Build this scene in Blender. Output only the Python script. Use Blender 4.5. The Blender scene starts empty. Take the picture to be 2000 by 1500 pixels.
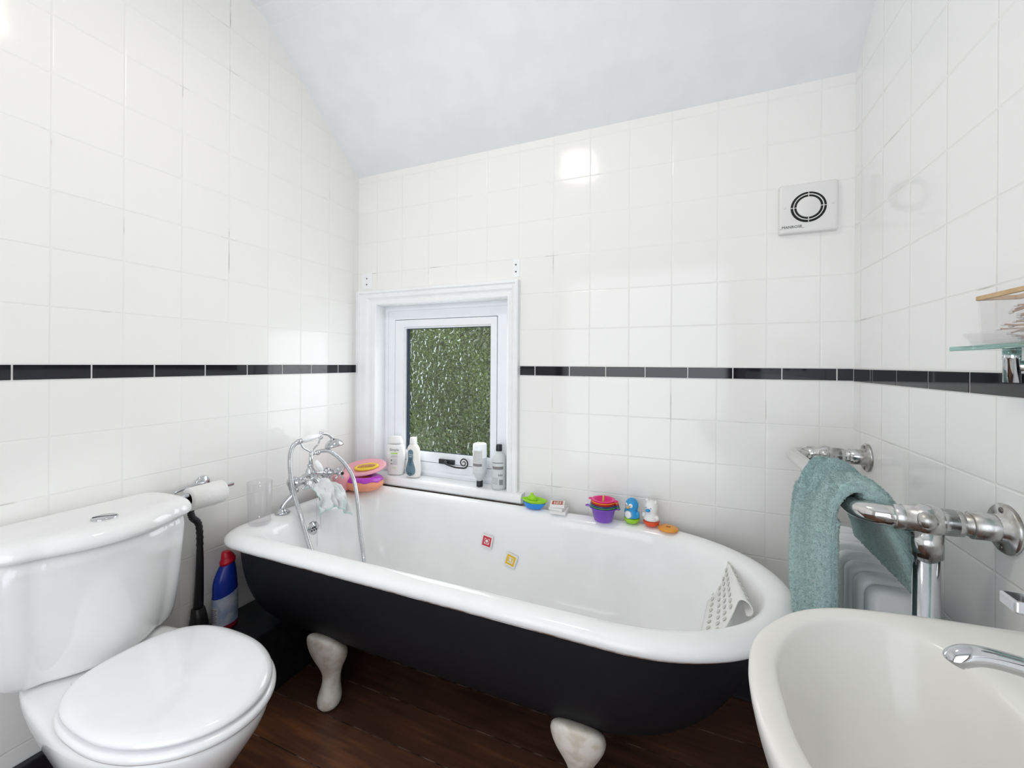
import bpy, bmesh, math, random
from mathutils import Vector, Matrix, noise
random.seed(7)
C = bpy.context.scene.collection
scene = bpy.context.scene
PI = math.pi

# ------------------------------------------------------------------ camera, world, lights, exposure
W_IMG, H_IMG = 2000, 1500
F_PX, CX, CY = 811.80, 1001.6, 711.0
YAW, ROLL = 0.3966, 0.0061
CAM = Vector((1.5441, -1.6466, 1.1454))
cd = bpy.data.cameras.new('camera'); cam = bpy.data.objects.new('camera', cd); C.objects.link(cam)
cd.sensor_fit = 'HORIZONTAL'; cd.sensor_width = 36.0
cd.lens = 36.0 * F_PX / W_IMG
cd.shift_x = -(CX - W_IMG / 2) / W_IMG
cd.shift_y = (CY - H_IMG / 2) / W_IMG
cd.clip_start = 0.02
Fv = Vector((-math.sin(YAW), math.cos(YAW), 0)); Rv = Vector((math.cos(YAW), math.sin(YAW), 0)); Uv = Vector((0, 0, 1))
R3 = Rv * math.cos(ROLL) + Uv * math.sin(ROLL); U3 = -Rv * math.sin(ROLL) + Uv * math.cos(ROLL)
M = Matrix(((R3.x, U3.x, -Fv.x, CAM.x), (R3.y, U3.y, -Fv.y, CAM.y), (R3.z, U3.z, -Fv.z, CAM.z), (0, 0, 0, 1)))
cam.matrix_world = M
scene.camera = cam

wd = bpy.data.worlds.new('world'); scene.world = wd; wd.use_nodes = True
bg = wd.node_tree.nodes['Background']; bg.inputs[0].default_value = (0.80, 0.90, 1.0, 1); bg.inputs[1].default_value = 1.6

scene.view_settings.view_transform = 'Standard'
scene.view_settings.look = 'None'
scene.view_settings.gamma = 1
scene.view_settings.use_curve_mapping = False
scene.view_settings.exposure = -0.39
scene.cycles.max_bounces = 14; scene.cycles.diffuse_bounces = 8; scene.cycles.glossy_bounces = 6
scene.cycles.transmission_bounces = 10; scene.cycles.transparent_max_bounces = 12
scene.cycles.sample_clamp_indirect = 6.0

def area(name, loc, rot, size, energy, color, size_y=None, shape='RECTANGLE'):
    l = bpy.data.lights.new(name, 'AREA'); l.energy = energy; l.color = color; l.shape = shape; l.size = size
    if size_y: l.size_y = size_y
    o = bpy.data.objects.new(name, l); o.location = loc; o.rotation_euler = rot; C.objects.link(o); return o
# the room's ceiling lamp (disc under its dome) and the daylight of the small window
area('ceiling_lamp_light', (0.88, -1.05, 2.41), (0, 0, 0), 0.22, 5.0, (1.0, 0.93, 0.84), shape='DISK')
area('window_daylight', (0.489, 0.044, 1.017), (math.radians(-90), 0, 0), 0.46, 3.4, (0.92, 0.97, 1.0), 0.60)
# added fill light behind the camera, set outside the front wall opening
area('rear_fill_light', (1.10, -2.95, 1.08), (math.radians(90), 0, 0), 1.60, 26, (0.96, 0.97, 1.0), 2.05)

# ------------------------------------------------------------------ materials
MATS = {}
def mat(name, col=(0.8, 0.8, 0.8), rough=0.5, metal=0.0, spec=0.5, coat=0.0, trans=0.0, ior=1.45, bump=None, sss=0.0, mottled=None):
    if name in MATS: return MATS[name]
    m = bpy.data.materials.new(name); m.use_nodes = True; nt = m.node_tree; b = nt.nodes['Principled BSDF']
    b.inputs['Base Color'].default_value = (*col, 1); b.inputs['Roughness'].default_value = rough
    b.inputs['Metallic'].default_value = metal; b.inputs['Specular IOR Level'].default_value = spec
    b.inputs['Coat Weight'].default_value = coat; b.inputs['Coat Roughness'].default_value = 0.03
    b.inputs['Transmission Weight'].default_value = trans; b.inputs['IOR'].default_value = ior
    if sss:
        b.inputs['Subsurface Weight'].default_value = sss; b.inputs['Subsurface Scale'].default_value = 0.01
    tc = nt.nodes.new('ShaderNodeTexCoord')
    if bump:
        n = nt.nodes.new('ShaderNodeTexNoise'); n.inputs['Scale'].default_value = bump[0]; n.inputs['Detail'].default_value = 4
        bp = nt.nodes.new('ShaderNodeBump'); bp.inputs['Strength'].default_value = bump[1]; bp.inputs['Distance'].default_value = bump[2] if len(bump) > 2 else 0.002
        nt.links.new(tc.outputs['Object'], n.inputs['Vector']); nt.links.new(n.outputs['Fac'], bp.inputs['Height']); nt.links.new(bp.outputs[0], b.inputs['Normal'])
    # a little procedural variation in every base colour
    sc, amt, c2 = mottled if mottled else (9.0, 0.0, col)
    n2 = nt.nodes.new('ShaderNodeTexNoise'); n2.inputs['Scale'].default_value = sc; n2.inputs['Detail'].default_value = 3
    r = nt.nodes.new('ShaderNodeValToRGB'); r.color_ramp.elements[0].position = 0.42; r.color_ramp.elements[1].position = 0.62
    r.color_ramp.elements[0].color = (*col, 1)
    c2 = c2 if mottled else tuple(min(1, c * 0.97) for c in col)
    r.color_ramp.elements[1].color = (*c2, 1)
    nt.links.new(tc.outputs['Object'], n2.inputs['Vector']); nt.links.new(n2.outputs['Fac'], r.inputs[0]); nt.links.new(r.outputs[0], b.inputs['Base Color'])
    MATS[name] = m; return m

def tile_mat(name, axis, off, zu, zd, T=0.1525, white=(0.865, 0.857, 0.837)):
    """square glazed wall tiles with grout: axis 0 -> columns run in x, 1 -> in y (object = world coordinates)"""
    m = bpy.data.materials.new(name); m.use_nodes = True; nt = m.node_tree; b = nt.nodes['Principled BSDF']; N = nt.nodes; K = nt.links
    def math_(op, a, c=None, clamp=False):
        n = N.new('ShaderNodeMath'); n.operation = op; n.use_clamp = clamp
        for i, v in enumerate((a, c)):
            if v is None: continue
            if isinstance(v, (int, float)): n.inputs[i].default_value = v
            else: K.new(v, n.inputs[i])
        return n.outputs[0]
    g = N.new('ShaderNodeTexCoord'); s = N.new('ShaderNodeSeparateXYZ'); K.new(g.outputs['Object'], s.inputs[0])
    h = s.outputs[axis]; z = s.outputs[2]
    u = math_('DIVIDE', math_('SUBTRACT', h, off), T)
    vu = math_('DIVIDE', math_('SUBTRACT', z, zu), T); vd = math_('DIVIDE', math_('SUBTRACT', z, zd), T)
    up = math_('GREATER_THAN', z, 1.117)
    v = math_('ADD', math_('MULTIPLY', vu, up), math_('MULTIPLY', vd, math_('SUBTRACT', 1.0, up)))
    def edge(t):
        f = math_('FRACT', t); return math_('MULTIPLY', math_('MINIMUM', f, math_('SUBTRACT', 1.0, f)), T)
    d = math_('MINIMUM', edge(u), edge(v))
    height = N.new('ShaderNodeMapRange'); height.interpolation_type = 'SMOOTHSTEP'; K.new(d, height.inputs[0])
    height.inputs[1].default_value = 0.0008; height.inputs[2].default_value = 0.0034
    gm = N.new('ShaderNodeMapRange'); gm.interpolation_type = 'SMOOTHSTEP'; K.new(d, gm.inputs[0])
    gm.inputs[1].default_value = 0.0012; gm.inputs[2].default_value = 0.0020; gm.inputs[3].default_value = 1; gm.inputs[4].default_value = 0
    comb = N.new('ShaderNodeCombineXYZ'); K.new(math_('FLOOR', u), comb.inputs[0]); K.new(math_('FLOOR', v), comb.inputs[1])
    wn = N.new('ShaderNodeTexWhiteNoise'); wn.noise_dimensions = '3D'; K.new(comb.outputs[0], wn.inputs[0])
    sv = N.new('ShaderNodeSeparateXYZ'); K.new(wn.outputs['Color'], sv.inputs[0])
    # each tile leans by a fraction of a degree, and its glaze is faintly uneven
    fu = math_('SUBTRACT', math_('FRACT', u), 0.5); fv = math_('SUBTRACT', math_('FRACT', v), 0.5)
    tilt = math_('ADD', math_('MULTIPLY', fu, math_('SUBTRACT', sv.outputs[0], 0.5)), math_('MULTIPLY', fv, math_('SUBTRACT', sv.outputs[1], 0.5)))
    nz = N.new('ShaderNodeTexNoise'); nz.inputs['Scale'].default_value = 9; K.new(g.outputs['Object'], nz.inputs['Vector'])
    hh = math_('ADD', math_('MULTIPLY', height.outputs[0], 0.0016), math_('ADD', math_('MULTIPLY', tilt, 0.0016), math_('MULTIPLY', nz.outputs['Fac'], 0.0010)))
    bp = N.new('ShaderNodeBump'); bp.inputs['Strength'].default_value = 0.40; bp.inputs['Distance'].default_value = 1.0; K.new(hh, bp.inputs['Height']); K.new(bp.outputs[0], b.inputs['Normal'])
    # grout: white, with stray dirty stretches
    gn = N.new('ShaderNodeTexNoise'); gn.inputs['Scale'].default_value = 5.5; gn.inputs['Detail'].default_value = 5; K.new(g.outputs['Object'], gn.inputs['Vector'])
    gr = N.new('ShaderNodeValToRGB'); gr.color_ramp.elements[0].position = 0.62; gr.color_ramp.elements[1].position = 0.74
    gr.color_ramp.elements[0].color = (0.82, 0.815, 0.795, 1); gr.color_ramp.elements[1].color = (0.50, 0.48, 0.44, 1); K.new(gn.outputs['Fac'], gr.inputs[0])
    tc = N.new('ShaderNodeMix'); tc.data_type = 'RGBA'; K.new(sv.outputs[2], tc.inputs[0])
    tc.inputs[6].default_value = (*white, 1); tc.inputs[7].default_value = (white[0] * 0.985, white[1] * 0.985, white[2] * 0.985, 1)
    mx = N.new('ShaderNodeMix'); mx.data_type = 'RGBA'; K.new(gm.outputs[0], mx.inputs[0]); K.new(tc.outputs[2], mx.inputs[6]); K.new(gr.outputs[0], mx.inputs[7])
    K.new(mx.outputs[2], b.inputs['Base Color'])
    ro = N.new('ShaderNodeMapRange'); K.new(gm.outputs[0], ro.inputs[0]); ro.inputs[3].default_value = 0.10; ro.inputs[4].default_value = 0.6
    K.new(ro.outputs[0], b.inputs['Roughness']); b.inputs['Specular IOR Level'].default_value = 0.36
    return m

def wood_floor_mat():
    m = bpy.data.materials.new('dark_floorboards'); m.use_nodes = True; nt = m.node_tree; b = nt.nodes['Principled BSDF']; N = nt.nodes; K = nt.links
    g = N.new('ShaderNodeTexCoord'); s = N.new('ShaderNodeSeparateXYZ'); K.new(g.outputs['Object'], s.inputs[0])
    def math_(op, a, c=None):
        n = N.new('ShaderNodeMath'); n.operation = op
        for i, v in enumerate((a, c)):
            if v is None: continue
            if isinstance(v, (int, float)): n.inputs[i].default_value = v
            else: K.new(v, n.inputs[i])
        return n.outputs[0]
    u = math_('DIVIDE', math_('ADD', s.outputs[1], 0.07), 0.14); f = math_('FRACT', u)
    d = math_('MULTIPLY', math_('MINIMUM', f, math_('SUBTRACT', 1.0, f)), 0.14)
    mp = N.new('ShaderNodeMapping'); mp.inputs['Scale'].default_value = (2.2, 26, 1); K.new(g.outputs['Object'], mp.inputs[0])
    n1 = N.new('ShaderNodeTexNoise'); n1.inputs['Scale'].default_value = 1.6; n1.inputs['Detail'].default_value = 6; K.new(mp.outputs[0], n1.inputs['Vector'])
    n2 = N.new('ShaderNodeTexNoise'); n2.inputs['Scale'].default_value = 3.5; n2.inputs['Detail'].default_value = 3; K.new(g.outputs['Object'], n2.inputs['Vector'])
    wn = N.new('ShaderNodeTexWhiteNoise'); wn.noise_dimensions = '1D'; K.new(math_('FLOOR', u), wn.inputs['W'])
    mixv = math_('ADD', math_('MULTIPLY', n1.outputs['Fac'], 0.45), math_('ADD', math_('MULTIPLY', n2.outputs['Fac'], 0.4), math_('MULTIPLY', wn.outputs['Value'], 0.15)))
    r = N.new('ShaderNodeValToRGB'); e = r.color_ramp.elements
    e[0].position = 0.36; e[0].color = (0.055, 0.026, 0.017, 1); e[1].position = 0.66; e[1].color = (0.23, 0.095, 0.040, 1)
    x = e.new(0.52); x.color = (0.11, 0.048, 0.030, 1); K.new(mixv, r.inputs[0])
    gm = N.new('ShaderNodeMapRange'); K.new(d, gm.inputs[0]); gm.inputs[1].default_value = 0.0008; gm.inputs[2].default_value = 0.0016; gm.inputs[3].default_value = 1; gm.inputs[4].default_value = 0
    gn = N.new('ShaderNodeTexNoise'); gn.inputs['Scale'].default_value = 14; K.new(g.outputs['Object'], gn.inputs['Vector'])
    gr = N.new('ShaderNodeValToRGB'); gr.color_ramp.elements[0].position = 0.45; gr.color_ramp.elements[1].position = 0.6
    gr.color_ramp.elements[0].color = (0.01, 0.006, 0.004, 1); gr.color_ramp.elements[1].color = (0.26, 0.19, 0.16, 1); K.new(gn.outputs['Fac'], gr.inputs[0])
    mx = N.new('ShaderNodeMix'); mx.data_type = 'RGBA'; K.new(gm.outputs[0], mx.inputs[0]); K.new(r.outputs[0], mx.inputs[6]); K.new(gr.outputs[0], mx.inputs[7])
    K.new(mx.outputs[2], b.inputs['Base Color']); b.inputs['Roughness'].default_value = 0.36; b.inputs['Specular IOR Level'].default_value = 0.35
    bp = N.new('ShaderNodeBump'); bp.inputs['Strength'].default_value = 0.25; bp.inputs['Distance'].default_value = 0.003; K.new(n1.outputs['Fac'], bp.inputs['Height']); K.new(bp.outputs[0], b.inputs['Normal'])
    return m

def obscured_glass_mat():
    m = bpy.data.materials.new('obscured_glass'); m.use_nodes = True; nt = m.node_tree; b = nt.nodes['Principled BSDF']; N = nt.nodes; K = nt.links
    b.inputs['Transmission Weight'].default_value = 1.0; b.inputs['Roughness'].default_value = 0.03; b.inputs['IOR'].default_value = 1.45
    b.inputs['Base Color'].default_value = (0.98, 1.0, 0.96, 1)
    g = N.new('ShaderNodeTexCoord')
    wz = N.new('ShaderNodeTexNoise'); wz.inputs['Scale'].default_value = 14; K.new(g.outputs['Object'], wz.inputs['Vector'])
    ad = N.new('ShaderNodeVectorMath'); ad.operation = 'MULTIPLY_ADD'; K.new(wz.outputs['Color'], ad.inputs[0]); ad.inputs[1].default_value = (0.03, 0.03, 0.03); K.new(g.outputs['Object'], ad.inputs[2])
    v = N.new('ShaderNodeTexVoronoi'); v.feature = 'SMOOTH_F1'; v.inputs['Scale'].default_value = 46; v.inputs['Smoothness'].default_value = 0.12; K.new(ad.outputs[0], v.inputs['Vector'])
    bp = N.new('ShaderNodeBump'); bp.inputs['Strength'].default_value = 1.0; bp.inputs['Distance'].default_value = 0.0062; K.new(v.outputs['Distance'], bp.inputs['Height'])
    K.new(bp.outputs[0], b.inputs['Normal'])
    return m

def worn_chrome_mat():
    m = bpy.data.materials.new('worn_chrome'); m.use_nodes = True; nt = m.node_tree; b = nt.nodes['Principled BSDF']; N = nt.nodes; K = nt.links
    g = N.new('ShaderNodeTexCoord'); n = N.new('ShaderNodeTexNoise'); n.inputs['Scale'].default_value = 26; n.inputs['Detail'].default_value = 8; K.new(g.outputs['Object'], n.inputs['Vector'])
    r = N.new('ShaderNodeValToRGB'); r.color_ramp.elements[0].position = 0.5; r.color_ramp.elements[1].position = 0.72
    r.color_ramp.elements[0].color = (0.62, 0.62, 0.62, 1); r.color_ramp.elements[1].color = (0.30, 0.28, 0.24, 1)
    K.new(n.outputs['Fac'], r.inputs[0]); K.new(r.outputs[0], b.inputs['Base Color'])
    q = N.new('ShaderNodeMapRange'); K.new(n.outputs['Fac'], q.inputs[0]); q.inputs[1].default_value = 0.35; q.inputs[2].default_value = 0.7; q.inputs[3].default_value = 0.12; q.inputs[4].default_value = 0.45
    K.new(q.outputs[0], b.inputs['Roughness']); b.inputs['Metallic'].default_value = 1.0
    return m

M_chrome = mat('chrome', (0.60, 0.61, 0.63), 0.06, 1.0)
M_wchrome = worn_chrome_mat()
M_china = mat('white_china', (0.85, 0.852, 0.85), 0.08, spec=0.55, coat=0.3)
M_enamel = mat('white_enamel', (0.875, 0.877, 0.878), 0.10, spec=0.5)
M_cream = mat('cream_china', (0.76, 0.745, 0.71), 0.20, spec=0.38)
M_blackpaint = mat('matt_black_paint', (0.0105, 0.0105, 0.0135), 0.55, spec=0.25, bump=(60, 0.15))
M_blackgloss = mat('black_skirting_paint', (0.012, 0.012, 0.017), 0.32, bump=(30, 0.2), mottled=(22, 1, (0.022, 0.021, 0.024)))
M_blacktile = mat('black_border_tile', (0.012, 0.012, 0.016), 0.05, spec=0.6)
M_plaster = mat('white_ceiling_paint', (0.86, 0.872, 0.885), 0.85, bump=(35, 0.1))
M_gloss = mat('white_gloss_paint', (0.87, 0.88, 0.89), 0.30)
M_upvc = mat('white_upvc', (0.86, 0.88, 0.91), 0.25)
M_dark = mat('dark_gap', (0.02, 0.025, 0.035), 0.5)
M_blackmetal = mat('black_iron', (0.02, 0.02, 0.022), 0.3, spec=0.6)
M_plasticw = mat('white_plastic', (0.78, 0.775, 0.76), 0.35)
M_foot = mat('aged_cream_paint', (0.82, 0.77, 0.70), 0.35, bump=(50, 0.3), mottled=(30, 1, (0.66, 0.60, 0.50)))

# ------------------------------------------------------------------ mesh helpers (world coordinates; each child is shifted to its root's origin)
OFF = {}
def thing(name, label, cat, loc=(0, 0, 0), group=None):
    o = bpy.data.objects.new(name, None); C.objects.link(o); o.location = loc; o.empty_display_size = 0.05
    o['label'] = label; o['category'] = cat
    if group: o['group'] = group
    OFF[o.name] = Vector(loc); return o
def link(name, me, material, parent=None, smooth=True, sub=0, bevel=0, weld=False, autosm=None):
    if isinstance(material, (list, tuple)):
        for mm in material: me.materials.append(mm)
    elif material: me.materials.append(material)
    o = bpy.data.objects.new(name, me); C.objects.link(o)
    if parent is not None:
        off = OFF[parent.name]; me.transform(Matrix.Translation(-off)); o.parent = parent; OFF[o.name] = off
    else: OFF[o.name] = Vector((0, 0, 0))
    if smooth:
        for p in me.polygons: p.use_smooth = True
    if bevel:
        b = o.modifiers.new('bevel', 'BEVEL'); b.width = bevel; b.segments = 3; b.limit_method = 'ANGLE'; b.angle_limit = math.radians(40)
        if smooth: w = o.modifiers.new('wn', 'WEIGHTED_NORMAL')
    if sub:
        s = o.modifiers.new('sub', 'SUBSURF'); s.levels = sub; s.render_levels = sub
    return o
def tag(o, label, cat, group=None, kind=None):
    if label: o['label'] = label
    if cat: o['category'] = cat
    if group: o['group'] = group
    if kind: o['kind'] = kind
    return o
class MB:
    def __init__(s): s.v = []; s.f = []; s.mi = []
    def add(s, verts, faces, mi=0):
        n = len(s.v); s.v += [tuple(v) for v in verts]; s.f += [tuple(i + n for i in f) for f in faces]; s.mi += [mi] * len(faces); return s
    def box(s, a, b, mi=0):
        x0, y0, z0 = a; x1, y1, z1 = b
        x0, x1 = min(x0, x1), max(x0, x1); y0, y1 = min(y0, y1), max(y0, y1); z0, z1 = min(z0, z1), max(z0, z1)
        return s.add([(x0, y0, z0), (x1, y0, z0), (x1, y1, z0), (x0, y1, z0), (x0, y0, z1), (x1, y0, z1), (x1, y1, z1), (x0, y1, z1)],
                     [(0, 3, 2, 1), (4, 5, 6, 7), (0, 1, 5, 4), (1, 2, 6, 5), (2, 3, 7, 6), (3, 0, 4, 7)], mi)
    def loft(s, rings, closed=True, cap0=True, cap1=True, mi=0):
        n = len(rings[0]); base = len(s.v)
        for r in rings: s.v += [tuple(p) for p in r]
        for i in range(len(rings) - 1):
            for j in range(n if closed else n - 1):
                a = base + i * n + j; b_ = base + i * n + (j + 1) % n
                s.f.append((a, b_, b_ + n, a + n)); s.mi.append(mi)
        if cap0: s.f.append(tuple(base + j for j in reversed(range(n)))); s.mi.append(mi)
        if cap1: s.f.append(tuple(base + (len(rings) - 1) * n + j for j in range(n))); s.mi.append(mi)
        return s
    def tube(s, path, rad, seg=16, caps=True, mi=0, closed=False):
        path = [Vector(p) for p in path]; rings = []; N_ = len(path)
        t0 = (path[1] - path[0]).normalized(); ref = Vector((0, 0, 1)) if abs(t0.z) < 0.9 else Vector((1, 0, 0))
        nrm = t0.cross(ref).normalized()
        for i, p in enumerate(path):
            if i == 0: t = path[1] - path[0]
            elif i == N_ - 1: t = path[-1] - path[-2]
            else: t = (path[i + 1] - path[i]).normalized() + (path[i] - path[i - 1]).normalized()
            if t.length < 1e-9: t = t0
            t = t.normalized(); nrm = (nrm - t * nrm.dot(t)).normalized(); bn = t.cross(nrm)
            r = rad[i] if isinstance(rad, list) else rad
            if not isinstance(r, (list, tuple)): r = (r, r)
            rings.append([p + nrm * math.cos(2 * PI * k / seg) * r[0] + bn * math.sin(2 * PI * k / seg) * r[1] for k in range(seg)])
        return s.loft(rings, cap0=caps, cap1=caps, mi=mi)
    def lathe(s, prof, origin=(0, 0, 0), axis=(0, 0, 1), seg=28, mi=0, sx=1.0, sy=1.0):
        ax = Vector(axis).normalized(); q = Vector((0, 0, 1)).rotation_difference(ax); o = Vector(origin); rings = []
        for r, z in prof:
            r = max(r, 1e-5)
            rings.append([o + q @ Vector((r * sx * math.cos(2 * PI * k / seg), r * sy * math.sin(2 * PI * k / seg), z)) for k in range(seg)])
        return s.loft(rings, mi=mi)
    def ball(s, c, r, seg=20, mi=0, axis=(0, 0, 1)):
        if isinstance(r, (int, float)): r = (r, r, r)
        rings = []
        for i in range(1, seg // 2):
            a = PI * i / (seg // 2)
            rings.append([(c[0] + r[0] * math.sin(a) * math.cos(2 * PI * k / seg), c[1] + r[1] * math.sin(a) * math.sin(2 * PI * k / seg), c[2] - r[2] * math.cos(a)) for k in range(seg)])
        return s.loft(rings, mi=mi)
    def grid(s, pts, mi=0):
        return s.loft(pts, closed=False, cap0=False, cap1=False, mi=mi)
    def mesh(s, name='m'):
        me = bpy.data.meshes.new(name); me.from_pydata(s.v, [], s.f); me.update()
        bm = bmesh.new(); bm.from_mesh(me); bmesh.ops.recalc_face_normals(bm, faces=bm.faces); bm.to_mesh(me); bm.free()
        if any(s.mi): me.polygons.foreach_set('material_index', s.mi)
        return me
    def pieces(s):
        n = len(s.v); par = list(range(n))
        def fd(a):
            while par[a] != a: par[a] = par[par[a]]; a = par[a]
            return a
        for f in s.f:
            r = fd(f[0])
            for i in f[1:]: par[fd(i)] = r
        isl = {}
        for i in range(n): isl.setdefault(fd(i), []).append(i)
        K = list(isl); B = []
        for k in K:
            P = [s.v[i] for i in isl[k]]; B.append(([min(p[a] for p in P) for a in range(3)], [max(p[a] for p in P) for a in range(3)]))
        q = list(range(len(K)))
        def fq(a):
            while q[a] != a: q[a] = q[q[a]]; a = q[a]
            return a
        sz = [max(b[1][a] - b[0][a] for a in range(3)) for b in B]
        for i in range(len(K)):
            for j in range(i + 1, len(K)):
                g = math.sqrt(sum(max(0, B[i][0][a] - B[j][1][a], B[j][0][a] - B[i][1][a]) ** 2 for a in range(3)))
                if g <= max(.019, .49 * max(sz[i], sz[j])): q[fq(i)] = fq(j)
        gid = {k: fq(i) for i, k in enumerate(K)}; out = {}
        for f, m in zip(s.f, s.mi): out.setdefault(gid[fd(f[0])], []).append((f, m))
        res = []
        for fs in out.values():
            o = MB(); ix = {}
            for f, m in fs:
                for i in f:
                    if i not in ix: ix[i] = len(o.v); o.v.append(s.v[i])
                o.f.append(tuple(ix[i] for i in f)); o.mi.append(m)
            res.append(o)
        return res
    def build(s, name, material, parent=None, each=False, **kw):
        """one object per separate piece (pieces lying far apart are parts of their own)"""
        if parent is None or len(s.v) > 60000 or len(s.f) / max(1, len(s.v)) < .3: return link(name, s.mesh(name), material, parent, **kw)
        return [link(name, p.mesh(name), material, parent, **kw) for p in s.pieces()][0]
def spline(pts, n=8):
    """Catmull-Rom through the points"""
    P = [Vector(p) for p in pts]; P = [P[0] * 2 - P[1]] + P + [P[-1] * 2 - P[-2]]; out = []
    for i in range(1, len(P) - 2):
        a, b, c, d = P[i - 1:i + 3]
        for k in range(n):
            t = k / n
            out.append(0.5 * ((2 * b) + (c - a) * t + (2 * a - 5 * b + 4 * c - d) * t * t + (3 * b - a - 3 * c + d) * t ** 3))
    out.append(P[-2]); return out
def srad(r, n=8):
    return [max(1e-4, v.x) for v in spline([(x, 0, 0) for x in r], n)]
def text_mesh(s, size, origin, right, up, depth=0.0002, align='CENTER', bold=0.0):
    cu = bpy.data.curves.new('t', 'FONT'); cu.body = s; cu.size = size; cu.align_x = align; cu.align_y = 'CENTER'; cu.extrude = depth; cu.resolution_u = 3; cu.offset = bold
    o = bpy.data.objects.new('t', cu); C.objects.link(o)
    dg = bpy.context.evaluated_depsgraph_get(); dg.update()
    me = bpy.data.meshes.new_from_object(o.evaluated_get(dg)); bpy.data.objects.remove(o)
    right = Vector(right).normalized(); up = Vector(up).normalized(); nn = right.cross(up); o_ = Vector(origin)
    me.transform(Matrix(((right.x, up.x, nn.x, o_.x), (right.y, up.y, nn.y, o_.y), (right.z, up.z, nn.z, o_.z), (0, 0, 0, 1))))
    me.materials.clear(); return me
def rrect(cx, cy, hx, hy, r, z, n=6):
    pts = []
    for (sx, sy, a0) in ((1, 1, 0), (-1, 1, PI / 2), (-1, -1, PI), (1, -1, 1.5 * PI)):
        for k in range(n + 1):
            a = a0 + PI / 2 * k / n; pts.append((cx + sx * (hx - r) + r * math.cos(a), cy + sy * (hy - r) + r * math.sin(a), z))
    return pts
def struct(o): o['kind'] = 'structure'; return o

#SECTION_ROOM
# ------------------------------------------------------------------ the room
RW = 2.037; YB = -2.75; ZFL = 2.54
# ceiling profile in (y, z): sloped above the bath, rounding into a flat ceiling
prof = [(0.0, 2.085), (-0.156, 2.203), (-0.30, 2.325), (-0.42, 2.432), (-0.49, 2.490), (-0.545, 2.522), (-0.61, 2.537), (-0.70, 2.54), (YB, 2.54)]
M_tileL = tile_mat('white_wall_tiles_left', 1, -0.0328, 1.2886, 0.9458, T=0.1537)
M_tileB = tile_mat('white_wall_tiles_back', 0, 0.8801, 1.2886, 0.9458)
M_tileR = tile_mat('white_wall_tiles_right', 1, -0.0508, 1.2865, 0.9430, white=(0.865, 0.868, 0.862))
# give the left wall its own horizontal tile pitch but the common vertical one
def wall_poly(name, x0, x1, m):
    mb = MB(); pts = [(0, 0.0)] + [(y, z + 0.005) for y, z in prof] + [(YB, 0.0)]
    mb.loft([[(x0, y, z) for y, z in pts], [(x1, y, z) for y, z in pts]])
    return struct(mb.build(name, m, smooth=False))
wall_poly('wall_left', -0.10, 0.0, M_tileL)
wall_poly('wall_right', RW, RW + 0.10, M_tileR)
# back wall with the window opening
OX0, OX1, OZ0, OZ1 = 0.13, 0.835, 0.603, 1.432
mb = MB()
for a, b in (((0, 0, 0), (OX0, 0.12, 2.085)), ((OX1, 0, 0), (RW, 0.12, 2.085)), ((OX0, 0, 0), (OX1, 0.12, OZ0 - 0.042)), ((OX0, 0, OZ1), (OX1, 0.12, 2.085))): mb.box(a, b)
struct(mb.build('wall_back', M_tileB, smooth=False))
mb = MB(); mb.loft([[(x, y, z) for y, z in prof] + [(x, y, z + 0.12) for y, z in reversed(prof)] for x in (-0.02, RW + 0.02)])
ceil = mb.build('ceiling', M_plaster, smooth=False); struct(ceil)
mb = MB(); mb.box((-0.05, YB, -0.05), (RW + 0.05, 0.05, 0.0)); struct(mb.build('floor', wood_floor_mat(), smooth=False))
# front wall (behind the camera) with an opening widened for the added fill light
M_frontwall = mat('cream_wall_paint', (0.80, 0.78, 0.74), 0.7)
mb = MB(); mb.box((0, YB - 0.1, 0), (0.30, YB, 2.54)); mb.box((1.90, YB - 0.1, 0), (RW, YB, 2.54)); mb.box((0.30, YB - 0.1, 2.10), (1.90, YB, 2.54))
struct(mb.build('wall_front', M_frontwall, smooth=False))
M_brown = mat('brown_door_wood', (0.16, 0.07, 0.03), 0.4, bump=(20, 0.2), mottled=(8, 1, (0.10, 0.045, 0.02)))
mb = MB(); mb.box((0.22, YB, 0), (0.30, YB + 0.02, 2.18)); mb.box((1.90, YB, 0), (1.98, YB + 0.02, 2.18)); mb.box((0.30, YB, 2.10), (1.90, YB + 0.02, 2.18))
struct(mb.build('trim_4', M_brown, smooth=False, bevel=0.003))
# black painted skirting and boxing at the foot of the walls
mb = MB(); mb.box((0.0, YB, 0.0), (0.022, -0.86, 0.134)); struct(mb.build('baseboard_left', M_blackgloss, smooth=False, bevel=0.004))
mb = MB(); mb.box((0.0, -0.86, 0.0), (0.228, -0.03, 0.226)); bx = mb.build('trim_5', M_blackgloss, smooth=False, bevel=0.005); struct(bx)
mb = MB(); mb.box((0.0, -0.03, 0.0), (RW, 0.0, 0.336)); struct(mb.build('baseboard_back', M_blackgloss, smooth=False, bevel=0.004))
mb = MB(); mb.box((RW - 0.022, YB, 0.0), (RW, -0.03, 0.134)); struct(mb.build('baseboard_right', M_blackgloss, smooth=False, bevel=0.004))
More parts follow.
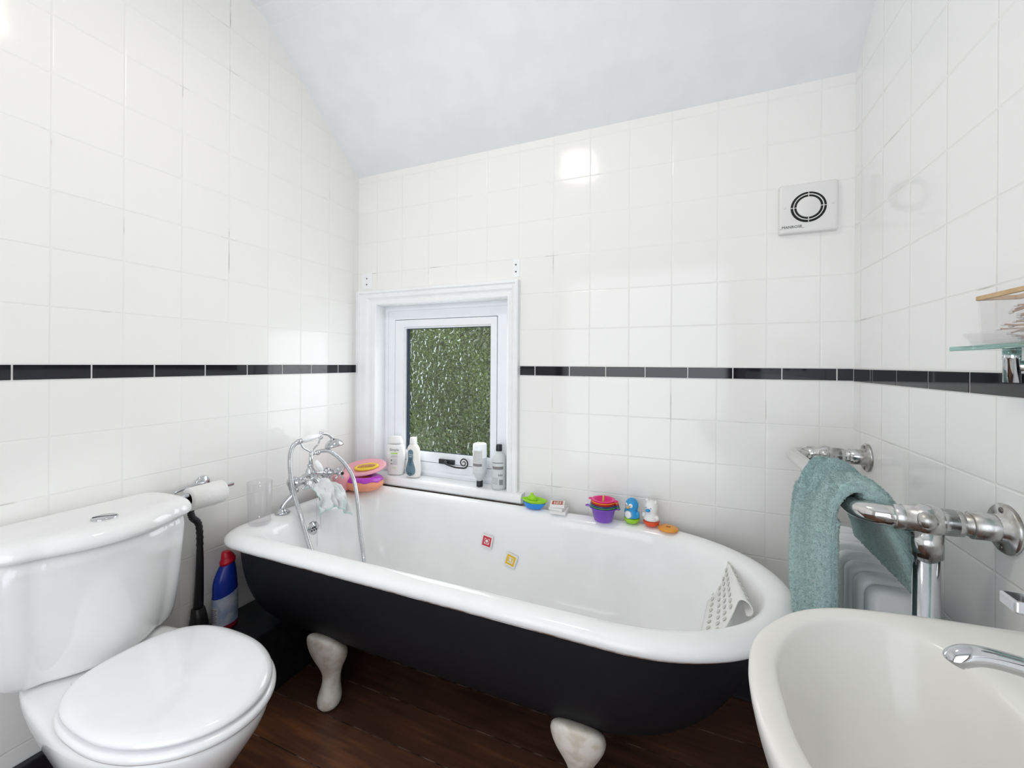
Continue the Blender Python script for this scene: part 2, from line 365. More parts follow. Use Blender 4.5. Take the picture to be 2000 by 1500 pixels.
# black border tiles: one strip on each wall
def strip(name, joints, fn, z0=1.098, z1=1.136):
    mb = MB()
    for a, b in zip(joints[:-1], joints[1:]): mb.box(*fn(a + 0.0017, b - 0.0017, z0, z1))
    return struct(mb.build(name, M_blacktile, smooth=False, bevel=0.0012))
def grout_bed(name, fn, a, b): 
    mb = MB(); mb.box(*fn(a, b, 1.0945, 1.1395)); return struct(mb.build(name, mat('white_grout', (0.74, 0.735, 0.72), 0.6), smooth=False))
jl = [-0.028] + [-0.131, -0.284] + [-0.4285 - 0.1495 * k for k in range(16)]
jl[0] = -0.004
fl = lambda a, b, z0, z1: ((0, -b, z0), (0.0018, -a, z1))
jlp = sorted([-v for v in jl]); jlp = [v for v in jlp if v < 2.74]
strip('trim_1', jlp, fl); grout_bed('trim_6', lambda a, b, z0, z1: ((0, -b, z0), (0.0006, -a, z1)), 0.004, 2.74)
jb = [0.887, 0.956, 1.104, 1.250, 1.398, 1.547, 1.693, 1.840, 1.992, 2.0365]
strip('trim_2', jb, lambda a, b, z0, z1: ((a, -0.0018, z0), (b, 0, z1)), 1.0985, 1.1365); grout_bed('trim_7', lambda a, b, z0, z1: ((a, -0.0006, z0), (b, 0, z1)), 0.887, 2.037)
jr = [0.002, 0.147, 0.295, 0.445] + [0.5915 + 0.148 * k for k in range(15)]
jr = [v for v in jr if v < 2.74]
strip('trim_3', jr, lambda a, b, z0, z1: ((RW - 0.0018, -b, z0), (RW, -a, z1)), 1.0965, 1.1355); grout_bed('trim_8', lambda a, b, z0, z1: ((RW - 0.0006, -b, z0), (RW, -a, z1)), 0.003, 2.74)

# ------------------------------------------------------------------ window
win = bpy.data.objects.new('window_1', None); C.objects.link(win); win['kind'] = 'structure'; win.location = (0.485, 0.03, 0.603); OFF['window_1'] = Vector(win.location)
def frame_mb(x0, x1, z0, z1, wl, wr, wb, wt, y0, y1, mb=None):
    mb = mb or MB()
    o = [(x0, z0), (x1, z0), (x1, z1), (x0, z1)]; i = [(x0 + wl, z0 + wb), (x1 - wr, z0 + wb), (x1 - wr, z1 - wt), (x0 + wl, z1 - wt)]
    v = [(x, y0, z) for x, z in o] + [(x, y0, z) for x, z in i] + [(x, y1, z) for x, z in o] + [(x, y1, z) for x, z in i]; f = []
    for k in range(4):
        n = (k + 1) % 4
        f += [(k, n, 4 + n, 4 + k), (8 + n, 8 + k, 12 + k, 12 + n), (k, 8 + k, 8 + n, n), (4 + n, 12 + n, 12 + k, 4 + k)]
    return mb.add(v, f)
# outer upvc frame, casement, glazing bead, pane
fr = frame_mb(0.13, 0.835, 0.603, 1.432, 0.062, 0.076, 0.066, 0.070, 0.048, 0.115); frame_mb(0.142, 0.823, 0.615, 1.42, 0.012, 0.014, 0.014, 0.014, 0.042, 0.05, fr)
fr.build('window_frame', M_upvc, win, smooth=False, bevel=0.003)
ca = frame_mb(0.1945, 0.7565, 0.671, 1.360, 0.054, 0.030, 0.040, 0.036, 0.046, 0.10)
ca.build('casement', M_upvc, win, smooth=False, bevel=0.004)
gb = frame_mb(0.244, 0.732, 0.706, 1.329, 0.012, 0.010, 0.012, 0.012, 0.052, 0.062); gb.build('glazing_bead', M_upvc, win, smooth=False, bevel=0.003)
mb = MB(); frame_mb(0.2555, 0.7225, 0.7175, 1.3175, 0.014, 0.003, 0.002, 0.003, 0.064, 0.070, mb); mb.build('spacer_bar', mat('blue_grey_seal', (0.035, 0.055, 0.085), 0.4), win, smooth=False)
mb = MB(); mb.box((0.1905, 0.058, 0.669), (0.1945, 0.09, 1.363)); mb.box((0.1905, 0.058, 1.360), (0.7590, 0.09, 1.363)); mb.box((0.1905, 0.058, 0.667), (0.7590, 0.09, 0.671)); mb.build('rubber_seal', M_dark, win, smooth=False)
mb = MB(); mb.box((0.2555, 0.072, 0.717), (0.7225, 0.078, 1.318)); mb.build('pane', obscured_glass_mat(), win, smooth=False)
# black monkey-tail handle
hp = MB(); hp.box((0.462, 0.034, 0.672), (0.545, 0.047, 0.694)); h0 = hp.build('window_handle', M_blackmetal, win, smooth=False, bevel=0.002)
mb = MB(); cxh, czh, yh_ = 0.588, 0.689, 0.018
tail = [(0.500, yh_ + 0.006, 0.681), (0.52, yh_, 0.676), (0.56, yh_, 0.668), (0.595, yh_, 0.668)]
for k in range(26):
    a = -PI / 2 + 0.25 + k * 0.42; r = 0.0235 * (1 - k / 30.0); tail.append((cxh + 0.018 + r * math.cos(a), yh_, czh + 0.003 + r * math.sin(a)))
path = spline(tail, 3); mb.tube(path, [0.0042 - 0.0022 * i / len(path) for i in range(len(path))], 8)
mb.lathe([(0.009, 0), (0.009, 0.012), (0.006, 0.016)], (0.505, 0.036, 0.682), (0, -1, 0)); mb.build('handle_tail', M_blackmetal, h0)
# architrave: stepped moulding round three sides, butting the corner on the left
def arch_profile(w):   # (distance from outer edge, projection)
    return [(0, 0), (0, 0.026), (0.006, 0.030), (0.012, 0.030), (0.016, 0.024), (0.022, 0.022), (0.026, 0.027), (w * 0.5, 0.026), (w * 0.62, 0.020), (w * 0.72, 0.018), (w * 0.78, 0.021), (w - 0.004, 0.021), (w, 0.017), (w, 0)]
def arch(name_parent):
    mb = MB(); XO0, XO1, ZT = 0.018, 0.887, 1.503; wl, wr, wt = OX0 - 0.018, 0.887 - OX1, ZT - OZ1
    n = len(arch_profile(0.1)); pl, pr_, pt = arch_profile(wl), arch_profile(wr), arch_profile(wt)
    rings = [[(XO0 + d, -p, 0.603) for d, p in pl],
             [(XO0 + pl[i][0], -pl[i][1], ZT - pt[i][0]) for i in range(n)],
             [(XO1 - pr_[i][0], -pr_[i][1], ZT - pt[i][0]) for i in range(n)],
             [(XO1 - d, -p, 0.603) for d, p in pr_]]
    mb.loft(rings); return mb
arch(win).build('architrave', M_gloss, win, smooth=False)
mb = MB(); mb.box((0.0, -0.016, 0.56), (0.018, -0.0001, 1.503)); mb.build('corner_filler', M_gloss, win, smooth=False)
mb = MB(); mb.box((OX0 - 0.0, 0.0, 0.603), (OX0 + 0.002, 0.048, OZ1)); mb.box((OX1 - 0.002, 0.0, 0.603), (OX1, 0.048, OZ1)); mb.box((OX0, 0.0, OZ1 - 0.002), (OX1, 0.048, OZ1)); mb.build('reveal_lining', M_gloss, win, smooth=False)
# sill board with rounded nose
sp = [(0.12, 0.561), (0.12, 0.603), (-0.032, 0.603), (-0.040, 0.600), (-0.0455, 0.593), (-0.047, 0.582), (-0.0455, 0.571), (-0.040, 0.564), (-0.032, 0.561)]
sn = [(0.0, 0.561), (0.0, 0.603)] + sp[2:]
mb = MB(); mb.loft([[(x, y, z) for y, z in sn] for x in (0.0, OX0)]); mb.loft([[(x, y, z) for y, z in sp] for x in (OX0, OX1)]); mb.loft([[(x, y, z) for y, z in sn] for x in (OX1, 0.913)])
mb.build('window_sill', M_gloss, win, smooth=False)
mb = MB(); mb.box((0.0, -0.020, 0.548), (0.905, -0.0001, 0.561)); mb.build('sealant', mat('stained_sealant', (0.16, 0.12, 0.09), 0.6, mottled=(20, 1, (0.3, 0.26, 0.22))), win, smooth=False)
# old fixing plates with screw holes above the window
for (x, z) in ((0.056, 1.556), (0.867, 1.556)):
    mb = MB(); mb.box((x - 0.030 if x < 0.5 else x - 0.016, -0.0022, z - 0.038), (x + 0.032 if x < 0.5 else x + 0.018, 0, z + 0.040))
    o = mb.build('blind_bracket', M_gloss, smooth=False, bevel=0.001); OFF[o.name] = Vector((0, 0, 0))
    tag(o, 'small white fixing plate with two screw holes above the %s top corner of the window' % ('left' if x < 0.5 else 'right'), 'bracket', 'fixing plates above the window')
    for dz in (-0.0155, 0.0145):
        mb = MB(); mb.lathe([(0.0035, 0), (0.0035, 0.0012), (0.0022, 0.0013)], (x, -0.0020, z + dz), (0, -1, 0), 12); s = mb.build('screw_hole', mat('rusty_screw', (0.12, 0.07, 0.035), 0.6), o)
#SECTION_GARDEN
# ------------------------------------------------------------------ greenery outside the obscured pane
def leaf_mass(mb, cx, cy, cz, rx, ry, rz, n, rnd):
    for _ in range(n):
        a, t = rnd.uniform(0, 2 * PI), math.acos(rnd.uniform(-1, 1)); k = rnd.uniform(0.8, 1.05)
        p = Vector((cx + rx * k * math.sin(t) * math.cos(a), cy + ry * k * math.sin(t) * math.sin(a), cz + rz * k * math.cos(t)))
        u = Vector((rnd.gauss(0, 1), rnd.gauss(0, 1), rnd.gauss(0, 1))).normalized(); w = u.cross(Vector((rnd.gauss(0, 1), rnd.gauss(0, 1), rnd.gauss(0, 1)))).normalized()
        l = rnd.uniform(0.10, 0.19); q = l * 0.45; nn = u.cross(w) * l * 0.12
        mb.add([p - u * l * 0.5, p + w * q * 0.5 + nn, p + u * l * 0.5, p - w * q * 0.5 + nn], [(0, 1, 2, 3)])
def leaf_mat(n, a, b):
    m = mat(n, a, 0.5, mottled=(3.0, 1, b)); return m
rg = random.Random(3)
for i, (cx, cy, cz, r, n, a, b, lab) in enumerate((
        (-0.30, 2.2, 0.98, (1.4, 0.55, 1.08), 2300, (0.26, 0.34, 0.08), (0.46, 0.54, 0.20), 'mid green leafy bush seen blurred through the obscured window pane'),
        (-2.6, 3.9, 1.35, (1.5, 0.6, 1.45), 2300, (0.20, 0.28, 0.07), (0.34, 0.44, 0.14), 'darker green bush further off behind the left part of the pane'))):
    t = thing('garden_bush', lab, 'bush', (cx, cy, cz - r[2]))
    mb = MB(); leaf_mass(mb, cx, cy, cz, *r, n, rg); link('foliage', mb.mesh(), leaf_mat('leaves_%d' % i, a, b), t, smooth=False)
    mb = MB(); mb.ball((cx, cy, cz), (r[0] * 0.88, r[1] * 0.88, r[2] * 0.86), 24); mb.build('inner_foliage', mat('deep_leaf_shade_%d' % i, tuple(v * 0.22 for v in a), 0.8, bump=(12, 1.0, 0.03)), t)  # leaf colour darkened to stand in for shade inside the bush
    mb = MB(); mb.tube([(cx, cy, cz - r[2] - 0.0), (cx, cy, cz - 0.3)], 0.05, 10); mb.build('stem', mat('bark', (0.12, 0.08, 0.05), 0.8), t)
mb = MB(); mb.box((-5, 0.4, -0.15), (3.5, 6.0, -0.10)); lw = mb.build('garden_lawn', mat('lawn_green', (0.10, 0.18, 0.04), 0.9, mottled=(6, 1, (0.16, 0.24, 0.07))), smooth=False); lw['kind'] = 'structure'
#SECTION_BATH
# ------------------------------------------------------------------ roll-top bath
BYC = -0.393
def bring(xl, xr, yh, rc, a, z, n_arc=8, n_str=14, n_ell=30):
    pts = []
    for k in range(n_arc): t = PI + PI / 2 * k / n_arc; pts.append((xl + rc + rc * math.cos(t), BYC - yh + rc + rc * math.sin(t), z))
    for k in range(n_str): pts.append((xl + rc + (xr - a - xl - rc) * k / n_str, BYC - yh, z))
    for k in range(n_ell): t = -PI / 2 + PI * k / n_ell; pts.append((xr - a + a * math.cos(t), BYC + yh * math.sin(t), z))
    for k in range(n_str): pts.append((xr - a - (xr - a - xl - rc) * k / n_str, BYC + yh, z))
    for k in range(n_arc): t = PI / 2 + PI / 2 * k / n_arc; pts.append((xl + rc + rc * math.cos(t), BYC + yh - rc + rc * math.sin(t), z))
    for k in range(6): pts.append((xl, BYC + (yh - rc) * (1 - 2 * k / 6), z))
    return pts
bath = thing('roll_top_bath', 'white roll-top cast-iron bath with matt black outside and cream feet under the window', 'bath', (0.95, BYC, 0.0))
tubr = [(.104, 1.757, .322, .09, .37, .532), (.075, 1.79, .340, .10, .39, .526), (.058, 1.802, .351, .11, .40, .531), (.052, 1.808, .355, .11, .40, .543), (.058, 1.802, .350, .11, .40, .557),
        (.078, 1.785, .332, .105, .39, .566), (.105, 1.765, .312, .10, .38, .568), (.165, 1.742, .294, .095, .37, .562), (.188, 1.728, .283, .09, .36, .548), (.198, 1.715, .276, .09, .355, .52),
        (.215, 1.68, .266, .09, .34, .43), (.235, 1.63, .252, .09, .32, .34), (.262, 1.56, .225, .10, .28, .262), (.30, 1.48, .175, .10, .22, .214), (.38, 1.36, .105, .07, .14, .198), (.52, 1.15, .03, .02, .04, .196)]
mb = MB(); mb.loft([bring(*r) for r in tubr], cap0=False); mb.build('enamel_tub', M_enamel, bath, sub=1)
shr = [(.104, 1.757, .322, .09, .37, .5318), (.106, 1.745, .320, .09, .37, .48), (.108, 1.715, .308, .09, .36, .41), (.114, 1.680, .287, .09, .35, .34), (.132, 1.640, .254, .09, .33, .278), (.185, 1.600, .225, .09, .30, .240), (.240, 1.575, .205, .09, .28, .220),
       (.285, 1.53, .150, .08, .22, .178), (.38, 1.40, .08, .05, .12, .152), (.60, 1.1, .02, .01, .03, .150)]
mb = MB(); mb.loft([bring(*r) for r in shr], cap0=False); mb.build('outer_shell', M_blackpaint, bath, sub=1)
# chipped rusty edge under the rim
rr = bring(.072, 1.79, .3415, .10, .392, .5262, 16, 40, 90); mb = MB(); mb.tube([Vector(p) for p in rr] + [Vector(rr[0])], 0.0016, 6, caps=False)
mb.build('rim_edge', mat('chipped_rim', (0.55, 0.53, 0.50), 0.6, mottled=(16, 1, (0.16, 0.08, 0.04))), bath)
def bath_foot(x, s):
    """s=-1 near side, +1 wall side; the knee swells under the shell, the ankle narrows, and the toe is a ball on the floor"""
    y0 = BYC
    prof_ = [(0.262, -.258, .020, .008), (0.254, -.249, .052, .022), (0.234, -.234, .070, .036), (0.208, -.220, .073, .048), (0.180, -.210, .066, .050), (0.152, -.204, .050, .042), (0.122, -.200, .033, .032), (0.095, -.200, .027, .028), (0.068, -.204, .030, .032), (0.040, -.209, .038, .041), (0.016, -.210, .038, .041), (0.001, -.210, .022, .024)]
    rings = []
    for z, y, rx, ry in prof_:
        rings.append([(x + rx * math.cos(2 * PI * k / 20), y0 - s * y + ry * math.sin(2 * PI * k / 20), z) for k in range(20)])
    mb = MB(); mb.loft(rings); return mb
for x in (0.452, 1.296):
    for s in (-1, 1): bath_foot(x, s).build('foot', M_foot, bath, sub=1)
# overflow roundel on the tap end
mb = MB(); mb.lathe([(0.002, 0.0), (0.030, 0.0), (0.033, 0.003), (0.030, 0.006), (0.020, 0.0075), (0.018, 0.009), (0.002, 0.0095)], (0.196, -0.448, 0.492), (1, 0, 0.12), 32)
ov = mb.build('overflow', M_chrome, bath); mb = MB()
for k in range(6):
    a = k * PI / 3; mb.lathe([(0.0001, 0), (0.0036, 0.0001), (0.0036, 0.0008), (0.0001, 0.0010)], (0.2052, -0.448 + 0.0105 * math.cos(a), 0.493 + 0.0105 * math.sin(a)), (1, 0, 0.12), 12)
mb.lathe([(0.0001, 0), (0.0036, 0.0001), (0.0036, 0.0008), (0.0001, 0.0010)], (0.2052, -0.448, 0.493), (1, 0, 0.12), 12)
mb.build('hole_pattern', M_dark, ov)
#SECTION_TAP
# ------------------------------------------------------------------ bath shower mixer with hose and handset
TX = 0.135; YC = -0.405
tap = thing('bath_mixer_tap', 'chrome bath shower mixer with cross-head taps standing on the tap end of the bath rim', 'tap', (0.12, YC, 0.568))
for s, nm in ((-1, 'leg'), (1, 'leg')):
    y = YC + s * 0.075
    mb = MB(); p = spline([(0.112, y + s * 0.033, 0.572), (0.113, y + s * 0.032, 0.59), (0.122, y + s * 0.020, 0.612), (TX, y + s * 0.006, 0.632), (TX, y, 0.656)], 5); mb.tube(p, 0.0115, 18)
    mb.lathe([(0.001, 0), (0.026, 0), (0.027, 0.004), (0.022, 0.008), (0.014, 0.012), (0.012, 0.02)], (0.112, y + s * 0.033, 0.5665), (0, 0, 1))
    mb.lathe([(0.010, 0), (0.0155, 0.001), (0.0155, 0.014), (0.010, 0.016)], (TX, y, 0.640), (0, 0, 1), 6); mb.build(nm, M_chrome, tap)
mb = MB()
mb.tube(spline([(TX, YC - 0.075, 0.682), (TX, YC - 0.045, 0.686), (TX, YC - 0.02, 0.692), (TX, YC, 0.694), (TX, YC + 0.02, 0.692), (TX, YC + 0.045, 0.686), (TX, YC + 0.075, 0.682)], 5), srad([0.011, 0.009, 0.012, 0.018, 0.012, 0.009, 0.011], 5), 18)
for s in (-1, 1):
    mb.ball((TX, YC + s * 0.080, 0.682), (0.023, 0.024, 0.023), 24); mb.lathe([(0.014, -0.03), (0.017, -0.02), (0.016, 0)], (TX, YC + s * 0.08, 0.682), (0, 0, 1))
mb.lathe([(0.018, -0.012), (0.020, 0.0), (0.018, 0.014), (0.011, 0.026), (0.010, 0.030)], (TX, YC, 0.694), (0, 0, 1), 28)
mb.build('mixer_body', M_chrome, tap)
mb = MB(); sp_ = spline([(TX, YC, 0.69), (TX + 0.03, YC, 0.676), (TX + 0.058, YC, 0.650), (TX + 0.072, YC, 0.622), (TX + 0.078, YC, 0.600)], 5); mb.tube(sp_, srad([0.014, 0.014, 0.0135, 0.017, 0.020], 5), 20); mb.build('spout', M_chrome, tap)
for s in (-1, 1):     # cross-head handles point out over the tub
    y = YC + s * 0.080; ax = Vector((1, 0, 0.05)).normalized(); o = Vector((TX + 0.018, y, 0.683)); mb = MB()
    mb.lathe([(0.013, 0), (0.016, 0.004), (0.016, 0.010), (0.012, 0.013), (0.010, 0.022), (0.007, 0.026), (0.006, 0.05), (0.010, 0.052), (0.010, 0.066), (0.007, 0.070)], o, ax, 22)
    c = o + ax * 0.059
    for a in (0.6, 0.6 + PI / 2, 0.6 + PI, 0.6 + 1.5 * PI):
        d = Vector((0, math.cos(a), math.sin(a))); mb.tube([c + d * 0.006, c + d * 0.018, c + d * 0.022], [0.0042, 0.0034, 0.0050], 10); mb.ball(tuple(c + d * 0.025), 0.0055, 12)
    h = mb.build('cross_head_handle', M_chrome, tap)
    mb = MB(); mb.lathe([(0.0072, 0), (0.0074, 0.0035), (0.004, 0.005)], o + ax * 0.070, ax, 18); mb.build('indice_cap', mat('black_cap', (0.02, 0.015, 0.012), 0.2) if s > 0 else M_china, h)
mb = MB(); mb.tube([(TX, YC, 0.716), (TX, YC + 0.003, 0.785)], 0.0075, 16); mb.lathe([(0.008, 0), (0.0115, 0.001), (0.0115, 0.012), (0.008, 0.013)], (TX, YC, 0.722), (0, 0, 1), 6)
mb.tube([(TX, YC + 0.004, 0.772), (TX + 0.002, YC + 0.030, 0.775)], 0.0065, 14); mb.ball((TX + 0.002, YC + 0.034, 0.775), 0.0115, 18)
mb.build('riser', M_chrome, tap)
mb = MB(); HZ = 0.838
for s in (-1, 1): mb.tube(spline([(TX, YC + 0.003, 0.782), (TX, YC + s * 0.018, 0.795), (TX, YC + s * 0.036, 0.808), (TX, YC + s * 0.048, HZ - 0.010)], 6), 0.0036, 10)
for s in (-1, 1):
    mb.tube([(TX + 0.014 * math.cos(t), YC + s * 0.048, HZ + 0.010 * math.sin(t) + 0.001) for t in [PI + PI * k / 10 for k in range(11)]], 0.003, 8)
mb.tube([(TX, YC + 0.048, HZ), (TX - 0.004, YC + 0.052, HZ + 0.020)], 0.003, 8)
mb.build('cradle', M_chrome, tap)
mb = MB(); mb.lathe([(0.004, 0), (0.0085, 0.004), (0.0105, 0.02), (0.010, 0.035), (0.0065, 0.046), (0.003, 0.05)], (TX + 0.028, YC + 0.020, 0.715), (0.35, 0.12, -0.0), 18); 
mb = MB(); a0 = Vector((TX + 0.014, YC + 0.012, 0.748)); d = Vector((0.022, 0.016, -0.048)); mb.tube([a0, a0 + d * 0.1, a0 + d * 0.5, a0 + d * 0.9, a0 + d], [0.005, 0.0085, 0.0115, 0.0085, 0.003], 18)
mb.build('diverter_lever', M_china, tap)
# handset: white ceramic grip, chrome neck and rose
hs = thing('shower_handset', 'telephone-style shower handset with white grip resting on the bath tap cradle', 'shower handset', (TX, YC, HZ))
mb = MB(); mb.tube(spline([(TX, YC - 0.046, HZ - 0.002), (TX, YC - 0.030, HZ), (TX, YC, HZ + 0.003), (TX, YC + 0.030, HZ + 0.005), (TX, YC + 0.044, HZ + 0.006)], 5), srad([0.007, 0.0115, 0.0125, 0.0105, 0.0075], 5), 20); mb.build('grip', M_china, hs)
mb = MB(); nk = spline([(TX, YC + 0.042, HZ + 0.006), (TX + 0.001, YC + 0.062, HZ + 0.010), (TX + 0.006, YC + 0.085, HZ + 0.002), (TX + 0.014, YC + 0.100, HZ - 0.016)], 6); mb.tube(nk, 0.0058, 14)
mb.tube([(TX, YC - 0.070, HZ - 0.008), (TX, YC - 0.058, HZ - 0.004), (TX, YC - 0.044, HZ - 0.001)], [0.0085, 0.011, 0.0095], 16); mb.ball((TX, YC + 0.046, HZ + 0.006), (0.009, 0.006, 0.009), 14); mb.build('neck', M_chrome, hs)
rd = Vector((0.30, 0.02, -0.95)).normalized(); ro_ = Vector((TX + 0.012, YC + 0.100, HZ - 0.012))
mb = MB(); mb.lathe([(0.005, 0), (0.010, 0.006), (0.024, 0.012), (0.035, 0.024), (0.0395, 0.036), (0.0390, 0.041), (0.035, 0.043), (0.001, 0.044)], ro_, rd, 32); mb.build('rose', M_chrome, hs)
# ribbed hose: off the handset end, down into the tub, and back up to the riser outlet
hose_pts = spline([(TX, YC - 0.070, HZ - 0.008), (TX + 0.001, YC - 0.086, HZ - 0.020), (TX + 0.004, YC - 0.098, HZ - 0.052), (TX + 0.012, YC - 0.103, HZ - 0.11), (TX + 0.035, YC - 0.106, HZ - 0.19), (TX + 0.065, YC - 0.103, 0.575), (TX + 0.085, YC - 0.094, 0.50),
                   (TX + 0.100, YC - 0.076, 0.42), (TX + 0.13, YC - 0.04, 0.33), (TX + 0.17, YC + 0.02, 0.245), (TX + 0.19, YC + 0.09, 0.232), (TX + 0.165, YC + 0.125, 0.32), (TX + 0.145, YC + 0.125, 0.43), (TX + 0.13, YC + 0.125, 0.56), (TX + 0.11, YC + 0.12, 0.66), (TX + 0.07, YC + 0.105, 0.725),
                   (TX + 0.03, YC + 0.075, 0.772), (TX + 0.008, YC + 0.050, 0.779), (TX + 0.002, YC + 0.040, 0.776)], 24)
L = [0.0]
for a, b in zip(hose_pts[:-1], hose_pts[1:]): L.append(L[-1] + (b - a).length)
st, k, dense = 0.0012, 0, []
x = 0.0
while x < L[-1]:
    while L[k + 1] < x: k += 1
    dense.append(hose_pts[k].lerp(hose_pts[k + 1], (x - L[k]) / max(1e-9, L[k + 1] - L[k]))); x += st
mb = MB(); mb.tube(dense, [0.0080 + (0.0010 if (i % 4) < 2 else -0.0012) for i in range(len(dense))], 10)
ho = mb.build('shower_hose', M_chrome); tag(ho, 'ribbed chrome shower hose looping from the handset down into the bath', 'hose')
# ball chains for the plug
mb = MB()
for (x0, y0, z0, z1) in ((0.209, -0.441, 0.634, 0.31), (0.211, -0.425, 0.632, 0.49)):
    z = z0
    while z > z1: mb.ball((x0 + (z0 - z) * 0.03, y0, z), 0.0013, 6); z -= 0.0042
    mb.tube([(x0, y0, z0), (x0 + (z0 - z1) * 0.03, y0, z1)], 0.0004, 4)
ch = mb.build('plug_chain', M_chrome); tag(ch, 'thin ball chain of the bath plug hanging beside the overflow', 'chain')
# face cloth draped over the spout: thin wrinkled cotton with a green edge
def cloth():
    mb = MB(); rows = []
    prof_ = spline([(0.150, 0, 0.672), (0.178, 0, 0.682), (0.205, 0, 0.676), (0.228, 0, 0.655), (0.240, 0, 0.620), (0.243, 0, 0.585)], 6); n = len(prof_)
    rows = []
    for j in range(31):
        v = j / 30; y = YC - 0.045 + 0.130 * v; row = []
        for i, p in enumerate(prof_):
            u = i / (n - 1)
            wav = 0.006 * math.sin(v * 15 + u * 4) + 0.005 * math.sin(v * 29 - u * 7) + 0.012 * noise.noise(Vector((v * 9, u * 8, 0)))
            z = p.z - 0.045 * abs(v - 0.42) ** 1.3 * 2.0 + wav * 0.5
            row.append((p.x + wav * (0.4 + u) + 0.02 * v, y + 0.015 * u * (v - .2), z - 0.03 * u * v))
        rows.append(row)
    mb.grid(rows, 0)
    mb.mi = [1 if ((f // (n - 1)) in (0, 29) or (f % (n - 1)) >= n - 2 or 20 <= (f // (n - 1)) <= 20) else 0 for f in range(len(mb.f))]
    return mb
M_cloth = mat('white_cotton', (0.72, 0.73, 0.73), 0.9, bump=(180, 0.8, 0.003)); M_clothg = mat('pale_green_cotton', (0.55, 0.70, 0.65), 0.9, bump=(180, 0.8, 0.003))
cl = cloth().build('face_cloth', [M_cloth, M_clothg]); so = cl.modifiers.new('t', 'SOLIDIFY'); so.thickness = 0.003; s = cl.modifiers.new('s', 'SUBSURF'); s.levels = s.render_levels = 1
tag(cl, 'white face cloth with pale green edging draped over the bath spout', 'face cloth')
# clear plastic tumbler
M_clear = bpy.data.materials.new('clear_plastic'); M_clear.use_nodes = True; _n = M_clear.node_tree.nodes; _k = M_clear.node_tree.links
for _x in list(_n):
    if _x.type != 'OUTPUT_MATERIAL': _n.remove(_x)
_t = _n.new('ShaderNodeBsdfTransparent'); _t.inputs[0].default_value = (0.985, 0.982, 0.985, 1); _g = _n.new('ShaderNodeBsdfGlossy'); _g.inputs['Roughness'].default_value = 0.04; _d = _n.new('ShaderNodeBsdfDiffuse'); _d.inputs[0].default_value = (.75, .72, .74, 1)
_l = _n.new('ShaderNodeLayerWeight'); _l.inputs['Blend'].default_value = 0.18; _m = _n.new('ShaderNodeMixShader'); _m2 = _n.new('ShaderNodeMixShader')
_cr = _n.new('ShaderNodeMapRange'); _cr.inputs[3].default_value = .03; _cr.inputs[4].default_value = .42; _k.new(_l.outputs['Facing'], _cr.inputs[0]); _k.new(_cr.outputs[0], _m2.inputs[0])
_mm = _n.new('ShaderNodeMixShader'); _mm.inputs[0].default_value = .5; _k.new(_g.outputs[0], _mm.inputs[1]); _k.new(_d.outputs[0], _mm.inputs[2]); _k.new(_t.outputs[0], _m2.inputs[1]); _k.new(_mm.outputs[0], _m2.inputs[2])
_k.new(_m2.outputs[0], [x for x in _n if x.type == 'OUTPUT_MATERIAL'][0].inputs[0]); _n.remove(_m)
mb = MB(); mb.lathe([(0.001, 0), (0.033, 0), (0.036, 0.004), (0.0385, 0.08), (0.0405, 0.150), (0.0390, 0.150), (0.0370, 0.08), (0.0345, 0.008), (0.001, 0.006)], (0.130, -0.618, 0.5675), seg=40); cu = mb.build('plastic_tumbler', M_clear)
tag(cu, 'clear plastic tumbler standing on the bath rim left of the taps', 'cup')

#SECTION_TOILET
# ------------------------------------------------------------------ toilet
toi = thing('toilet', 'white close-coupled toilet with closed lid against the left wall', 'toilet', (0.35, -1.065, 0.0))
YT = -1.065
def dshape(xb, xf_mid, xf_end, yh, z, rc, yc=YT, n=20, nb=10):
    """flat back at xb, bowed front from xf_end at the corners to xf_mid in the middle"""
    pts = []
    for k in range(n + 1):
        t = -1 + 2 * k / n; y = t * (yh - rc); x = xf_end + (xf_mid - xf_end) * (1 - t * t); pts.append((x, yc + y, z))
    a1 = [(xf_end - rc + rc * math.cos(t), yc + yh - rc + rc * math.sin(t), z) for t in [PI / 2 * k / 6 for k in range(1, 7)]]
    bk = [(xb, yc + yh - 2 * yh * k / nb, z) for k in range(nb + 1)]
    a0 = [(xf_end - rc + rc * math.sin(t), yc - yh + rc - rc * math.cos(t), z) for t in [PI / 2 * k / 6 for k in range(0, 6)]]
    return pts + a1 + bk + a0
body = [(0.014, .200, .150, .150, .388, .05), (0.012, .222, .172, .168, .396, .055), (0.012, .232, .180, .176, .42, .055), (0.012, .240, .190, .184, .55, .05), (0.012, .247, .198, .189, .690, .05), (0.012, .247, .198, .189, .702, .05)]
mb = MB(); mb.loft([dshape(a, b, c, d, z, r) for a, b, c, d, z, r in body]); mb.build('cistern', M_china, toi, sub=1)
lid = [(0.010, .250, .200, .190, .700, .055), (0.006, .262, .212, .199, .702, .06), (0.005, .268, .218, .204, .712, .065), (0.005, .264, .214, .201, .728, .065), (0.006, .252, .202, .193, .740, .06), (0.010, .232, .184, .180, .746, .055), (0.03, .205, .160, .160, .745, .05), (0.05, .175, .13, .13, .743, .04)]
mb = MB(); mb.loft([dshape(a, b, c, d, z, r) for a, b, c, d, z, r in lid]); mb.build('cistern_lid', M_china, toi, sub=1)
mb = MB(); mb.lathe([(0.001, 0), (0.0260, 0), (0.0262, 0.003), (0.0235, 0.0046), (0.001, 0.005)], (0.165, YT, 0.7430), seg=36); fb = mb.build('flush_button', M_chrome, toi)
